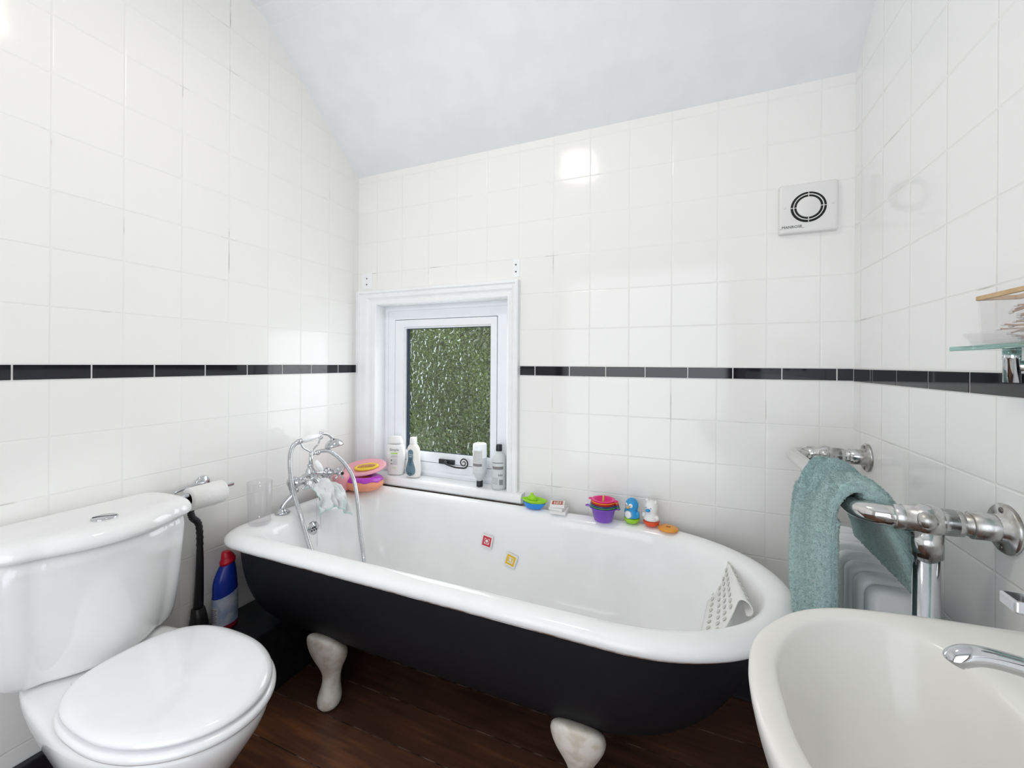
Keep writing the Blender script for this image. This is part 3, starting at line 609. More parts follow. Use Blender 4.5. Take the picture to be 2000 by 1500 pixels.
mb = MB(); mb.tube([(0.165 + 0.014 * math.sin(t * 1.6), YT - 0.019 + 0.038 * k / 16, 0.7482) for k, t in [(k, -1 + 2 * k / 16) for k in range(17)]], 0.0007, 5); mb.build('button_split', M_dark, fb)
def egg(xb, xf, yh, z, wb=0.6, n=48, xw=None):
    """egg plan, rounder at the front (large x) and squarer at the hinge end"""
    pts = []; xw = xw if xw is not None else xb + (xf - xb) * 0.47
    for k in range(n):
        t = 2 * PI * k / n; c, s = math.cos(t), math.sin(t)
        if c >= 0: pts.append((xw + (xf - xw) * c, YT + yh * s, z))
        else:
            m_ = 1.0 / (abs(c) ** 2.9 + abs(s) ** 2.9) ** (1 / 2.9)
            pts.append((xw + (xw - xb) * c * m_, YT + yh * s * m_ * (1.0), z))
    return pts
mb = MB(); mb.loft([egg(.262, .700, .160, .414), egg(.258, .705, .164, .418), egg(.259, .703, .163, .426), egg(.268, .692, .153, .434), egg(.285, .672, .136, .4365), egg(.33, .60, .08, .4375)]); mb.build('toilet_lid', mat('white_seat_plastic', (0.875, 0.88, 0.89), 0.12, coat=0.4), toi, sub=1)
mb = MB(); mb.loft([egg(.258, .704, .163, .391), egg(.252, .712, .170, .394), egg(.252, .713, .171, .403), egg(.258, .708, .166, .4115), egg(.27, .69, .15, .413)]); mb.build('toilet_seat', MATS['white_seat_plastic'], toi, sub=1)
def pan(xb, xf, yh, z, k=2.4):
    pts = []; xw = xb + (xf - xb) * 0.55
    for q in range(48):
        t = 2 * PI * q / 48; c, s = math.cos(t), math.sin(t)
        if c >= 0: pts.append((xw + (xf - xw) * c, YT + yh * s, z))
        else:
            m_ = 1.0 / (abs(c) ** 4 + abs(s) ** 4) ** 0.25; yy = yh * s * m_
            pts.append((xw + (xw - xb) * c * m_, YT + yy * (1 - 0.20 * abs(c)), z))
    return pts
mb = MB(); mb.loft([pan(.22, .52, .10, 0.001), pan(.20, .545, .112, .012), pan(.19, .54, .105, .07), pan(.16, .555, .105, .14), pan(.10, .60, .125, .22), pan(.05, .66, .155, .30), pan(.035, .695, .170, .35), pan(.03, .703, .172, .375), pan(.03, .700, .168, .387), pan(.05, .66, .14, .390)]); mb.build('toilet_pan', M_china, toi, sub=1)
mb = MB()
for s in (-1, 1): mb.tube([(0.262, YT + s * 0.05, 0.405), (0.262, YT + s * 0.095, 0.405)], 0.012, 14)
mb.build('hinge', M_plasticw, toi)
# black flexible pipe behind the cistern corner
mb = MB(); pp = spline([(0.030, -0.790, 0.665), (0.032, -0.784, 0.63), (0.030, -0.762, 0.595), (0.028, -0.757, 0.50), (0.028, -0.758, 0.40), (0.030, -0.762, 0.318)], 14)
mb.tube(pp, [0.0098 + 0.0010 * math.sin(i * 2.2) if i < 40 else 0.0098 + 0.005 * ((i - 40) / 30) for i in range(len(pp))], 14)
mb.loft([rrect(0.032, -0.764, 0.016, 0.018, 0.012, 0.318), rrect(0.036, -0.764, 0.021, 0.022, 0.016, 0.290), rrect(0.040, -0.766, 0.026, 0.025, 0.018, 0.262), rrect(0.042, -0.767, 0.030, 0.027, 0.018, 0.240), rrect(0.042, -0.767, 0.030, 0.027, 0.018, 0.2265)])
o = mb.build('waste_pipe', mat('black_rubber', (0.012, 0.012, 0.014), 0.4, bump=(40, 0.3))); tag(o, 'black ribbed pipe rising beside the cistern from the boxing', 'pipe')
# paper holder and roll on the left wall
th = thing('toilet_roll_holder', 'chrome toilet roll holder with straight bar on the left wall', 'toilet roll holder', (0.0, -0.765, 0.745))
mb = MB(); mb.lathe([(0.001, 0), (0.022, 0), (0.023, 0.003), (0.021, 0.007), (0.001, 0.0075)], (0.0, -0.735, 0.730), (1, 0, 0), 30); mb.tube(spline([(0.004, -0.735, 0.730), (0.016, -0.737, 0.731), (0.022, -0.760, 0.733), (0.023, -0.800, 0.730), (0.028, -0.836, 0.724), (0.050, -0.847, 0.720), (0.078, -0.848, 0.720)], 5), 0.0055, 12); mb.build('wall_mount', M_chrome, th)
mb = MB(); mb.tube([(0.078, -0.850, 0.720), (0.078, -0.680, 0.720)], 0.0065, 16); mb.tube([(0.078, -0.856, 0.720), (0.078, -0.848, 0.720)], 0.0095, 16); mb.build('bar', M_chrome, th)
tr = thing('toilet_roll', 'white paper roll hanging on the chrome holder beside the cistern', 'toilet roll', (0.078, -0.765, 0.705))
mb = MB(); seg = 40; yc0, yc1 = -0.822, -0.714; zr = 0.706
mb.lathe([(0.0205, 0), (0.035, 0), (0.037, 0.003), (0.037, 0.103), (0.035, 0.106), (0.0205, 0.106)], (0.078, yc0, zr), (0, 1, 0), seg); ro2 = mb.mesh()
mb.build('paper', mat('tissue_paper', (0.80, 0.79, 0.78), 0.95, bump=(260, 0.5)), tr)
mb = MB(); mb.lathe([(0.0207, -0.0004), (0.0207, 0.1084), (0.0192, 0.1084), (0.0192, -0.0004), (0.0207, -0.0004)], (0.078, yc0, zr), (0, 1, 0), 32); mb.build('cardboard_core', mat('cardboard', (0.23, 0.13, 0.08), 0.8), tr)
# cleaner bottle on the boxing
bl = thing('cleaner_bottle', 'blue toilet cleaner bottle with red angled cap on the black boxing', 'bottle', (0.066, -0.697, 0.2265))
bx0, by0 = 0.066, -0.697
def ell(cx, cy, rx, ry, z, n=28, tiltz=0.0): return [(cx + rx * math.cos(2 * PI * k / n), cy + ry * math.sin(2 * PI * k / n), z + tiltz * math.sin(2 * PI * k / n)) for k in range(n)]
mb = MB(); mb.loft([ell(bx0, by0, .026, .036, .2268), ell(bx0, by0, .029, .039, .232), ell(bx0, by0, .030, .040, .27), ell(bx0, by0, .030, .040, .355), ell(bx0, by0 - .001, .0295, .0395, .385), ell(bx0, by0 + .002, .027, .034, .41), ell(bx0, by0 + .006, .022, .026, .435), ell(bx0, by0 + .008, .019, .021, .449, tiltz=.004), ell(bx0, by0 + .008, .016, .018, .452, tiltz=.004)])
mb.build('bottle_body', mat('royal_blue_plastic', (0.010, 0.035, 0.32), 0.25), bl, sub=1)
mb = MB(); mb.loft([ell(bx0, by0, .0306, .0407, .245), ell(bx0, by0, .0308, .0409, .348, tiltz=.010)], cap0=False, cap1=False); lb_ = mb.build('label', mat('blue_white_label', (0.30, 0.38, 0.55), 0.4, mottled=(26, 1, (0.55, 0.58, 0.66))), bl)
mb = MB(); mb.loft([ell(bx0, by0, .0305, .0405, .229), ell(bx0, by0, .0307, .0408, .244)], cap0=False, cap1=False); mb.build('base_band', mat('dark_red_print', (0.28, 0.01, 0.03), 0.4), bl)
# small white panel with print lines on the label, facing the room
import_dir = Vector((0.55, -0.83, 0)).normalized()
def on_bottle(a0, a1, z0, z1, rx, ry, cx, cy, n=10):
    mbx = MB(); mbx.grid([[(cx + rx * math.cos(a0 + (a1 - a0) * k / n), cy + ry * math.sin(a0 + (a1 - a0) * k / n), z) for k in range(n + 1)] for z in (z0, z1)]); return mbx
on_bottle(-1.75, -1.0, .255, .312, .0312, .0413, bx0, by0).build('label_panel', mat('pale_panel', (0.50, 0.50, 0.55), 0.5), lb_)
m_ = MB()
for i in range(7): m_.v, m_.f, m_.mi; q = on_bottle(-1.68, -1.08 - 0.1 * (i % 2), .262 + i * .0066, .2645 + i * .0066, .0316, .0417, bx0, by0); m_.add(q.v, q.f)
m_.build('label_print', mat('grey_print', (0.16, 0.17, 0.22), 0.6), lb_)
mb = MB(); mb.loft([ell(bx0, by0 + .008, .0215, .0245, .447, tiltz=.006), ell(bx0, by0 + .008, .0215, .0245, .459, tiltz=.006), ell(bx0, by0 + .008, .018, .021, .461, tiltz=.006), ell(bx0, by0 + .007, .0175, .020, .468, tiltz=.005), ell(bx0, by0 + .003, .014, .0145, .484), ell(bx0, by0 + .002, .010, .010, .488)]); mb.build('cap', mat('red_plastic', (0.62, 0.012, 0.035), 0.3), bl)
#SECTION_BASIN
# ------------------------------------------------------------------ wash basin
bs = thing('wash_basin', 'cream white oval wash basin fixed to the right wall in the foreground', 'wash basin', (1.85, -1.15, 0.0))
YS = -1.15
half = [(1.608, 0), (1.609, .03), (1.613, .06), (1.620, .09), (1.641, .132), (1.683, .182), (1.731, .212), (1.775, .225), (1.842, .238), (1.902, .245), (1.96, .251), (2.015, .254), (2.034, .25), (2.035, .20), (2.035, .10), (2.035, 0)]
halfi = [(1.638, 0), (1.638, .03), (1.642, .062), (1.652, .092), (1.672, .130), (1.70, .162), (1.735, .184), (1.775, .193), (1.805, .186), (1.832, .165), (1.850, .125), (1.857, .08), (1.860, .04), (1.860, 0)]
def radial(hf, n=72, c=(1.765, 0)):
    poly = hf + [(x, -y) for x, y in reversed(hf[1:-1])]; poly = [(v.x, v.y) for v in spline([(x, y, 0) for x, y in poly] + [(poly[0][0], poly[0][1], 0)], 4)]; out = []
    for k in range(n):
        a = 2 * PI * k / n; dx, dy = math.cos(a), math.sin(a); best = None
        for (x0, y0), (x1, y1) in zip(poly, poly[1:]):
            x0 -= c[0]; x1 -= c[0]; y0 -= c[1]; y1 -= c[1]; ex, ey = x1 - x0, y1 - y0; den = dx * ey - dy * ex
            if abs(den) < 1e-12: continue
            t = (x0 * ey - y0 * ex) / den; u = (x0 * dy - y0 * dx) / den
            if t > 0 and -1e-6 <= u <= 1 + 1e-6: best = t if best is None else max(best, t)
        out.append(best or 0.1)
    return out
ro_o, ro_i = radial(half), radial(halfi)
def bring2(f, z, rad=None, cx=1.765, lift=0.0):
    rad = rad or ro_o
    return [(cx + rad[k] * f * math.cos(2 * PI * k / 72), YS + rad[k] * f * math.sin(2 * PI * k / 72), z) for k in range(72)]
def mix(t, z): return [(1.765 + (ro_o[k] * (1 - t) + ro_i[k] * t) * math.cos(2 * PI * k / 72), YS + (ro_o[k] * (1 - t) + ro_i[k] * t) * math.sin(2 * PI * k / 72), z) for k in range(72)]
rings = [bring2(.30, .60, cx=1.80), bring2(.52, .62, cx=1.79), bring2(.74, .67, cx=1.78), bring2(.90, .735), bring2(.975, .778), bring2(1.0, .795), bring2(1.002, .803), bring2(.990, .810), mix(.35, .8115), mix(.80, .8090), mix(.96, .8065), mix(1.02, .799),
         bring2(.960, .780, ro_i), bring2(.90, .755, ro_i), bring2(.80, .715, ro_i), bring2(.62, .680, ro_i), bring2(.40, .662, ro_i), bring2(.15, .655, ro_i)]
mb = MB(); mb.loft(rings); mb.build('basin', M_cream, bs, sub=1)
mb = MB(); mb.lathe([(0.001, 0), (0.020, 0), (0.021, 0.002), (0.016, 0.003), (0.001, 0.001)], (1.765, YS, .6555), seg=28); mb.build('waste', M_chrome, bs)
mb = MB(); mb.loft([ell(1.90, YS, .10, .09, 0.001), ell(1.90, YS, .085, .075, .05), ell(1.90, YS, .07, .065, .35), ell(1.89, YS, .085, .08, .55), ell(1.88, YS, .10, .10, .66)]); mb.build('pedestal', M_cream, bs, sub=1)
bt = thing('basin_tap', 'chrome basin mixer with long low spout over the oval basin', 'tap', (1.93, -1.165, .81))
TY = -1.15
mb = MB(); mb.lathe([(0.001, 0), (0.027, 0), (0.028, 0.005), (0.023, 0.010), (0.021, 0.04), (0.022, 0.075), (0.019, 0.085), (0.001, 0.088)], (1.935, TY, .8105), seg=32); mb.build('tap_body', M_chrome, bt)
mb = MB(); sp_ = spline([(1.935, TY, .858), (1.90, TY, .868), (1.86, TY, .880), (1.81, TY, .889), (1.787, TY, .891), (1.775, TY, .889), (1.768, TY, .885), (1.766, TY, .881)], 7); mb.tube(sp_, srad([.016, .0125, .0098, .0080, .0080, .0088, .0086, .0075], 7), 22); mb.build('spout', M_chrome, bt)
mb = MB(); mb.loft([[(x, TY + s * w, z + t * h) for s, t in ((1, -1), (1, 1), (-1, 1), (-1, -1))] for x, z, w, h in ((1.950, .912, .014, .012), (1.92, .930, .013, .010), (1.86, .940, .011, .007), (1.800, .943, .0105, .0055))]); mb.build('lever', M_chrome, bt, smooth=False, bevel=0.002)
#SECTION_RAIL
# ------------------------------------------------------------------ towel rail radiator on the right wall
XB, ZB, YN, YF, TR = 1.843, 0.876, -0.692, -0.114, 0.0185
tw = thing('towel_radiator', 'worn chrome towel rail with white column radiator on the right wall', 'towel radiator', (1.93, -0.40, 0.0))
rb = 0.045
def arc(cx, cy, r, a0, a1, n=8): return [(cx + r * math.cos(a0 + (a1 - a0) * k / n), cy + r * math.sin(a0 + (a1 - a0) * k / n), ZB) for k in range(n + 1)]
mb = MB(); path = [(1.90, YN, ZB)] + list(reversed(arc(XB + rb, YN + rb, rb, PI, 1.5 * PI))) + arc(XB + rb, YF - rb, rb, PI, PI / 2)  + [(1.90, YF, ZB)]
mb.tube(path, TR, 24); mb.build('rail_bar', mat('polished_chrome_bar', (0.66, 0.65, 0.64), 0.10, 1.0), tw)
for y, nm in ((YN, 'near'), (YF, 'far')):
    mb = MB(); mb.tube([(1.975, y, ZB), (2.03, y, ZB)], TR, 24); mb.lathe([(.0005, 0), (.021, 0), (.0215, .014), (.0195, .0155)], (1.895, y, ZB), (1, 0, 0), 28)
    mb.lathe([(TR, 0), (.0215, .002), (.0215, .026), (TR, .028)], (1.886, y, ZB), (1, 0, 0), 28)
    mb.lathe([(TR, 0), (.0215, .002), (.0215, .026), (TR, .028)], (1.952, y, ZB), (1, 0, 0), 28)
    mb.ball((1.934, y, ZB), (.029, .0285, .0285), 28); mb.tube([(1.90, y, ZB), (1.97, y, ZB)], .0225, 24); mb.ball((1.927, y - .018, ZB + .004), .0155, 18)
    mb.lathe([(TR, 0), (.0225, .002), (.0225, .05), (.019, .054)], (2.005 - .016, y, ZB), (1, 0, 0), 28)
    mb.tube([(1.934, y, ZB - .018), (1.934, y, ZB - .062)], .0222, 24); mb.build('tee_fitting', M_wchrome, tw)
    mb = MB(); mb.tube([(1.934, y, ZB - .055), (1.934, y, .02)], TR, 24); mb.lathe([(.001, 0), (.034, 0), (.034, .004), (.022, .01), (.019, .02)], (1.934, y, 0.0), (0, 0, 1), 28); mb.build('post', M_chrome, tw)
    mb = MB(); mb.lathe([(.001, 0), (.0405, 0), (.0415, .004), (.039, .0075), (.024, .009), (.022, .018)], (RW, y, ZB), (-1, 0, 0), 36); fl_ = mb.build('wall_flange', M_wchrome, tw)
    for dz in (-.031, .031):
        mb = MB(); mb.lathe([(.0006, 0), (.0048, 0), (.0042, .0022), (.0006, .003)], (RW - .0075, y, ZB + dz), (-1, 0, 0), 14); mb.build('screw', mat('dull_screw', (.20, .18, .17), .4, 1.0), fl_)
for z in (.16,):
    mb = MB(); mb.tube([(1.934, YN, z), (1.934, YF, z)], TR, 20); mb.build('lower_bar', M_chrome, tw)
for k in range(7):      # cast column sections between the posts
    y = -0.600 + 0.058 * k
    def sec(hx, zt, yy): return [(1.928 + (p[0]), yy, p[1]) for p in [(q[0], q[1]) for q in rrect(0, (zt + .19) / 2, hx, (zt - .19) / 2, .025, 0)]]
    mb = MB(); mb.loft([sec(.040, .697, y - .021), sec(.048, .705, y - .014), sec(.050, .707, y), sec(.048, .705, y + .014), sec(.040, .697, y + .021)]); s0 = mb.build('radiator_section', M_gloss, tw, bevel=0.0)
mb = MB()
for z in (.255, .64): mb.tube([(1.928, -0.665, z), (1.928, -0.145, z)], .020, 18); mb.lathe([(.001, 0), (.026, 0), (.026, .02), (.018, .028)], (1.928, -0.622, z), (0, -1, 0), 6)
mb.build('connector', M_gloss, tw)
# towel: a thick folded band over the bar
tn = thing('towel', 'sea-green terry towel folded over the chrome rail above the radiator', 'towel', (XB, -0.54, ZB))
def towel():
    # centre line of the folded towel in (x, z): outer panel, over the bar, inner flap lying off the radiator
    cl_ = spline([(1.812, 0, .552), (1.809, 0, .60), (1.804, 0, .66), (1.803, 0, .76), (1.806, 0, .84), (1.817, 0, .885), (1.843, 0, .908), (1.870, 0, .895), (1.893, 0, .858), (1.915, 0, .810), (1.931, 0, .765), (1.937, 0, .735)], 16)
    n = len(cl_); rows = []; NY = 150
    def ring(yf):
        outer, inner = [], []
        for i, p in enumerate(cl_):
            u = i / (n - 1); t = (cl_[min(i + 1, n - 1)] - cl_[max(i - 1, 0)]).normalized(); nr = Vector((-t.z, 0, t.x))
            y0 = -0.395 - 0.02 * math.sin(u * 5) - 0.03 * math.exp(-((u - .45) / .12) ** 2); y1 = -0.675 - 0.012 * math.sin(u * 6 + 1)
            y = y0 + (y1 - y0) * yf
            th = 0.011 + 0.006 * math.sin(u * 3) + (0.008 * max(0, u - .5) * 2)
            fold = 0.017 * math.exp(-((yf - .28 - .12 * u) / .05) ** 2) * (1 if u < .42 else .3) - 0.015 * math.exp(-((yf - .17 - .10 * u) / .035) ** 2) * (1 if u < .45 else 0) + 0.006 * math.sin(yf * 9 + u * 3) * (u < .4) + 0.0045 * math.sin(yf * 21 + u * 9) * (u < .5) + 0.006 * math.sin(yf * 13 - u * 6) * (u > .55)
            e = min(yf, 1 - yf); rnd_ = math.sqrt(max(0.0, 1 - max(0, 1 - e / .05) ** 2))
            tt = th * (0.25 + 0.75 * rnd_)
            outer.append(Vector((p.x, y, p.z)) + nr * (tt + fold * rnd_)); inner.append(Vector((p.x, y, p.z)) - nr * tt * (0.25 if .38 < u < .6 else .7))
        return outer + list(reversed(inner))
    return [ring(j / NY) for j in range(NY + 1)]
rings = towel(); mb = MB(); mb.loft(rings)
me = mb.mesh('towel')
bm = bmesh.new(); bm.from_mesh(me); bmesh.ops.subdivide_edges(bm, edges=[e for e in bm.edges if e.calc_length() > 0.0035 and e.calc_length() < .03], cuts=1, use_grid_fill=True); bm.normal_update()
rt = random.Random(5)
for v in bm.verts:
    k = noise.noise(v.co * 300) * 0.0016 + rt.uniform(-.0009, .0013); v.co += v.normal * k + Vector((rt.uniform(-1, 1), rt.uniform(-1, 1), rt.uniform(-1, 1))) * .0005
bm.to_mesh(me); bm.free()
M_towel = mat('sea_green_terry', (0.37, 0.56, 0.55), 0.95, bump=(420, 1.0, 0.004), mottled=(3.5, 1, (0.42, 0.59, 0.57)))
b_ = M_towel.node_tree.nodes['Principled BSDF']; b_.inputs['Sheen Weight'].default_value = 0.5; b_.inputs['Sheen Roughness'].default_value = .4; b_.inputs['Specular IOR Level'].default_value = .1
link('terry_cloth', me, M_towel, tn)
# loops of pile on the towel face
pm = MB(); rt = random.Random(11)
for _ in range(26000):
    j = rt.randrange(0, len(rings) - 1); i = rt.randrange(0, len(rings[0]) // 2 - 1); p = rings[j][i].lerp(rings[j + 1][i + 1], rt.random()); q = rings[j][i + 1] - rings[j][i]; w = rings[j + 1][i] - rings[j][i]
    nn = q.cross(w).normalized()
    if nn.dot(p - Vector((1.86, p.y, .70))) < 0: nn = -nn
    d = (nn + Vector((rt.gauss(0, .5), rt.gauss(0, .5), rt.gauss(0, .5)))).normalized(); s = Vector((rt.gauss(0, 1), rt.gauss(0, 1), rt.gauss(0, 1))).normalized().cross(d).normalized() * .0007; L_ = rt.uniform(.0022, .0042)
    pm.add([p - s, p + s, p + d * L_ + s * .5, p + d * L_ - s * .5], [(0, 1, 2, 3)])
pile = link('pile', (lambda m: m)(pm.mesh('pile')), M_towel, tn, smooth=False); pile['kind'] = 'stuff'
#SECTION_SHELF
# ------------------------------------------------------------------ glass shelf and what stands on it
gs = thing('glass_shelf', 'greenish glass shelf on a chrome bracket at the right edge above the border tiles', 'shelf', (RW, -0.90, 1.171))
M_glassedge = mat('green_glass', (0.55, 0.86, 0.78), 0.04, trans=0.85, ior=1.5)
mb = MB(); mb.box((1.952, -1.25, 1.1715), (RW - 0.002, -0.715, 1.1785)); mb.build('glass_plate', M_glassedge, gs, smooth=False, bevel=0.0012)
for y in (-0.770, -1.20):
    mb = MB(); mb.tube([(2.000, y, 1.1712), (2.000, y, 1.157), (2.000, y, 1.1565), (2.000, y, 1.122)], [.0098, .0098, .0093, .0093], 24); mb.tube([(2.000, y, 1.147), (RW, y, 1.147)], .0085, 18); mb.lathe([(.001, 0), (.02, 0), (.02, .004), (.001, .005)], (RW, y, 1.147), (-1, 0, 0), 28); mb.build('bracket', M_chrome, gs)
def open_box(mb, x0, y0, x1, y1, z0, z1, t, fl=0.0):
    o0 = [(x0, y0), (x1, y0), (x1, y1), (x0, y1)]; o1 = [(x0 - fl, y0 - fl), (x1 + fl, y0 - fl), (x1 + fl, y1 + fl), (x0 - fl, y1 + fl)]
    i1 = [(x0 - fl + t, y0 - fl + t), (x1 + fl - t, y0 - fl + t), (x1 + fl - t, y1 + fl - t), (x0 - fl + t, y1 + fl - t)]; i0 = [(x0 + t, y0 + t), (x1 - t, y0 + t), (x1 - t, y1 - t), (x0 + t, y1 - t)]
    mb.loft([[(x, y, z0) for x, y in o0], [(x, y, z1) for x, y in o1], [(x, y, z1) for x, y in i1], [(x, y, z0 + t) for x, y in i0]]); return mb
ty_ = open_box(MB(), 1.966, -0.985, 2.020, -0.742, 1.1790, 1.1985, .0015, .007).build('acrylic_tray', M_clear, smooth=False); tag(ty_, 'clear acrylic tray lying on the glass shelf', 'tray')
tb = thing('cotton_bud_box', 'clear box with a tan wooden rim holding cotton buds, standing in the acrylic tray', 'box', (1.995, -0.86, 1.181))
open_box(MB(), 1.974, -0.950, 2.014, -0.752, 1.1815, 1.250, .0015, .003).build('clear_box', M_clear, tb, smooth=False)
mb = frame_mb(0, 1, 0, 1, .1, .1, .1, .1, 0, 1) if False else MB()
for a, b in (((1.9695, -.9545, 1.2505), (1.9745, -.7475, 1.2575)), ((2.0135, -.9545, 1.2505), (2.0185, -.7475, 1.2575)), ((1.9745, -.9545, 1.2505), (2.0135, -.9495, 1.2575)), ((1.9745, -.7525, 1.2505), (2.0135, -.7475, 1.2575))): mb.box(a, b)
mb.box((1.9735, -.872, 1.2576), (2.0185, -.860, 1.272)); mb.build('wooden_rim', mat('tan_wood', (.60, .42, .24), .6, mottled=(30, 1, (.50, .34, .18))), tb, smooth=False, bevel=.0008)
rq = random.Random(2)
for k in range(16):
    z = 1.186 + .0035 * k; x = rq.uniform(1.984, 2.007); y = -.772 - rq.uniform(0, .012); d = Vector((rq.uniform(-.03, .03), -1, rq.uniform(-.15, .15))); y2 = Vector((x, y, z)) + d * .075
    b0 = MB(); b0.tube([(x, y, z), tuple(y2)], .0013, 6); o = b0.build('cotton_bud', mat('bud_stick', (.72, .62, .52) if k % 3 else (.52, .32, .20), .6)); tag(o, 'thin cotton bud lying among others in the clear box on the glass shelf', 'cotton bud', 'cotton buds in the clear box')
    b0 = MB()
    for e in (Vector((x, y, z)), y2): b0.ball(tuple(e), (.0026, .0055, .0026), 10)
    b0.build('cotton_tip', mat('cotton_wool', (.82, .81, .80), .95), o)
#SECTION_FAN
# ------------------------------------------------------------------ extractor fan
fx, fz = 1.908, 1.6655; fan = thing('extractor_fan', 'square white extractor fan with round slotted grille high on the back wall', 'extractor fan', (fx, 0, fz))
mb = MB(); mb.loft([[(p[0], y, p[1]) for p in rrect(fx, fz, hx, hx, r, 0)] for y, hx, r in ((-.0008, .0815, .006), (-.012, .0815, .006), (-.018, .079, .008), (-.020, .074, .008))]); mb.build('casing', M_plasticw, fan, smooth=False, bevel=0.001)
def ringz(mb, r0, r1, y0, y1, seg=56): mb.lathe([(r0, y0), (r1, y0), (r1, y1), (r0, y1), (r0, y0)], (fx, 0, fz), (0, -1, 0), seg)
mb = MB(); mb.lathe([(.001, 0), (.0495, 0), (.0495, .0008), (.001, .0009)], (fx, -.0200, fz), (0, -1, 0), 56); dk = mb.build('grille_opening', mat('dark_grille_void', (.012, .012, .013), .5), fan)
mb = MB(); ringz(mb, .0400, .0425, .0200, .0235); mb.lathe([(.001, .0200), (.0330, .0200), (.0335, .0225), (.031, .0243), (.001, .0246)], (fx, 0, fz), (0, -1, 0), 48)
for a in range(4):
    c, s = math.cos(a * PI / 2), math.sin(a * PI / 2); p0, p1 = Vector((fx + c * .030, -.0222, fz + s * .030)), Vector((fx + c * .0505, -.0222, fz + s * .0505)); mb.tube([p0, p1], .0013, 6)
mb.build('grille', M_plasticw, fan)
link('lettering', text_mesh('_MANROSE_', .0125, (fx - .046, -.0204, fz - .061), (1, 0, 0), (0, 0, 1)), mat('black_print', (.03, .03, .03), .5), fan, smooth=False)
for s in (-1, 1):
    mb = MB(); mb.lathe([(.0006, 0), (.0035, 0), (.003, .0012), (.0006, .0015)], (fx + s * .066, -.0198, fz + .004), (0, -1, 0), 14); mb.build('screw_cap', M_plasticw, fan)
#SECTION_BOTTLES
# ------------------------------------------------------------------ bottles on the window sill
SZ = 0.6035
def face_dir(x, y): v = Vector((CAM.x - x, CAM.y - y, 0)).normalized(); return v
def bottle_loft(cx, cy, prof_, ang, k=2.6, n=32):
    """prof_: (half width, half depth, z); turned by ang so that its broad side faces the room"""
    rings = []; ca_, sa_ = math.cos(ang), math.sin(ang)
    for w, d, z in prof_:
        r = []
        for q in range(n):
            t = 2 * PI * q / n; c, s = math.cos(t), math.sin(t); x = w * abs(c) ** (2 / k) * (1 if c > 0 else -1); y = d * abs(s) ** (2 / k) * (1 if s > 0 else -1)
            r.append((cx + x * ca_ - y * sa_, cy + x * sa_ + y * ca_, z))
        rings.append(r)
    return rings
def bars(spec, cx, cy, ang, d, name, material, parent):
    """small printed shapes lying on the broad face: (u, z, half width, half height)"""
    mb = MB(); ca_, sa_ = math.cos(ang), math.sin(ang)
    for u, z, hw, hh in spec:
        vs = []
        for y in (-d, -d - .0003):
            for (a, b) in ((-hw, -hh), (hw, -hh), (hw, hh), (-hw, hh)): x = u + a; vs.append((cx + x * ca_ - y * sa_, cy + x * sa_ + y * ca_, z + b))
        mb.add(vs, [(0, 1, 2, 3), (7, 6, 5, 4), (0, 4, 5, 1), (1, 5, 6, 2), (2, 6, 7, 3), (3, 7, 4, 0)])
    return mb.build(name, material, parent, smooth=False)
def txt(s, size, u, z, cx, cy, ang, d, name, material, parent, bold=0):
    ca_, sa_ = math.cos(ang), math.sin(ang); return link(name, text_mesh(s, size, (cx + u * ca_ + d * sa_, cy + u * sa_ - d * ca_, z), (ca_, sa_, 0), (0, 0, 1), bold=bold), material, parent, smooth=False)
M_bw = mat('white_bottle_plastic', (.80, .80, .79), .28, sss=.0); M_gr = mat('grey_ink', (.22, .22, .20), .5); M_lg = mat('light_grey_ink', (.45, .46, .46), .5); M_green = mat('lime_ink', (.46, .68, .16), .5)
# 1: white conditioner bottle
b1 = thing('conditioner_bottle', 'wide white conditioner bottle with green strip, leftmost on the window sill', 'bottle', (.238, .002, SZ)); cx, cy, an = .238, .002, .30
mb = MB(); mb.loft(bottle_loft(cx, cy, [(.034, .013, SZ + .0005), (.037, .016, SZ + .004), (.043, .018, SZ + .04), (.047, .019, SZ + .09), (.0455, .0185, SZ + .125), (.040, .017, SZ + .147), (.0385, .0165, SZ + .149)], an)); mb.build('bottle_body', M_bw, b1, sub=1)
mb = MB(); mb.loft(bottle_loft(cx, cy, [(.0395, .0168, SZ + .1495), (.037, .0162, SZ + .160), (.030, .0145, SZ + .178), (.027, .0135, SZ + .186), (.024, .012, SZ + .189)], an)); mb.build('cap', M_bw, b1, sub=1)
txt('Simple', .0175, 0, SZ + .124, cx, cy, an, .0192, 'lettering', M_gr, b1); bars([(.0, SZ + .107, .017, .0035)], cx, cy, an, .0196, 'green_strip', M_green, b1)
bars([(.0, SZ + .098, .015, .0008)], cx, cy, an, .0196, 'small_print', M_lg, b1); txt('conditioner', .0072, 0, SZ + .091, cx, cy, an, .0198, 'lettering', M_gr, b1)
bars([(.004, SZ + .080 - .0042 * k, .013 - .003 * (k % 2), .0006) for k in range(7)], cx, cy, an, .0196, 'small_print', M_lg, b1); bars([(-.014, SZ + .074, .003, .003), (-.014, SZ + .057, .003, .002)], cx, cy, an, .0196, 'emblem', mat('dark_green_ink', (.07, .13, .05), .5), b1)
bars([(.0, SZ + .037, .010, .0028)], cx, cy, an, .0192, 'green_strip', mat('pale_lime_ink', (.66, .76, .50), .5), b1)
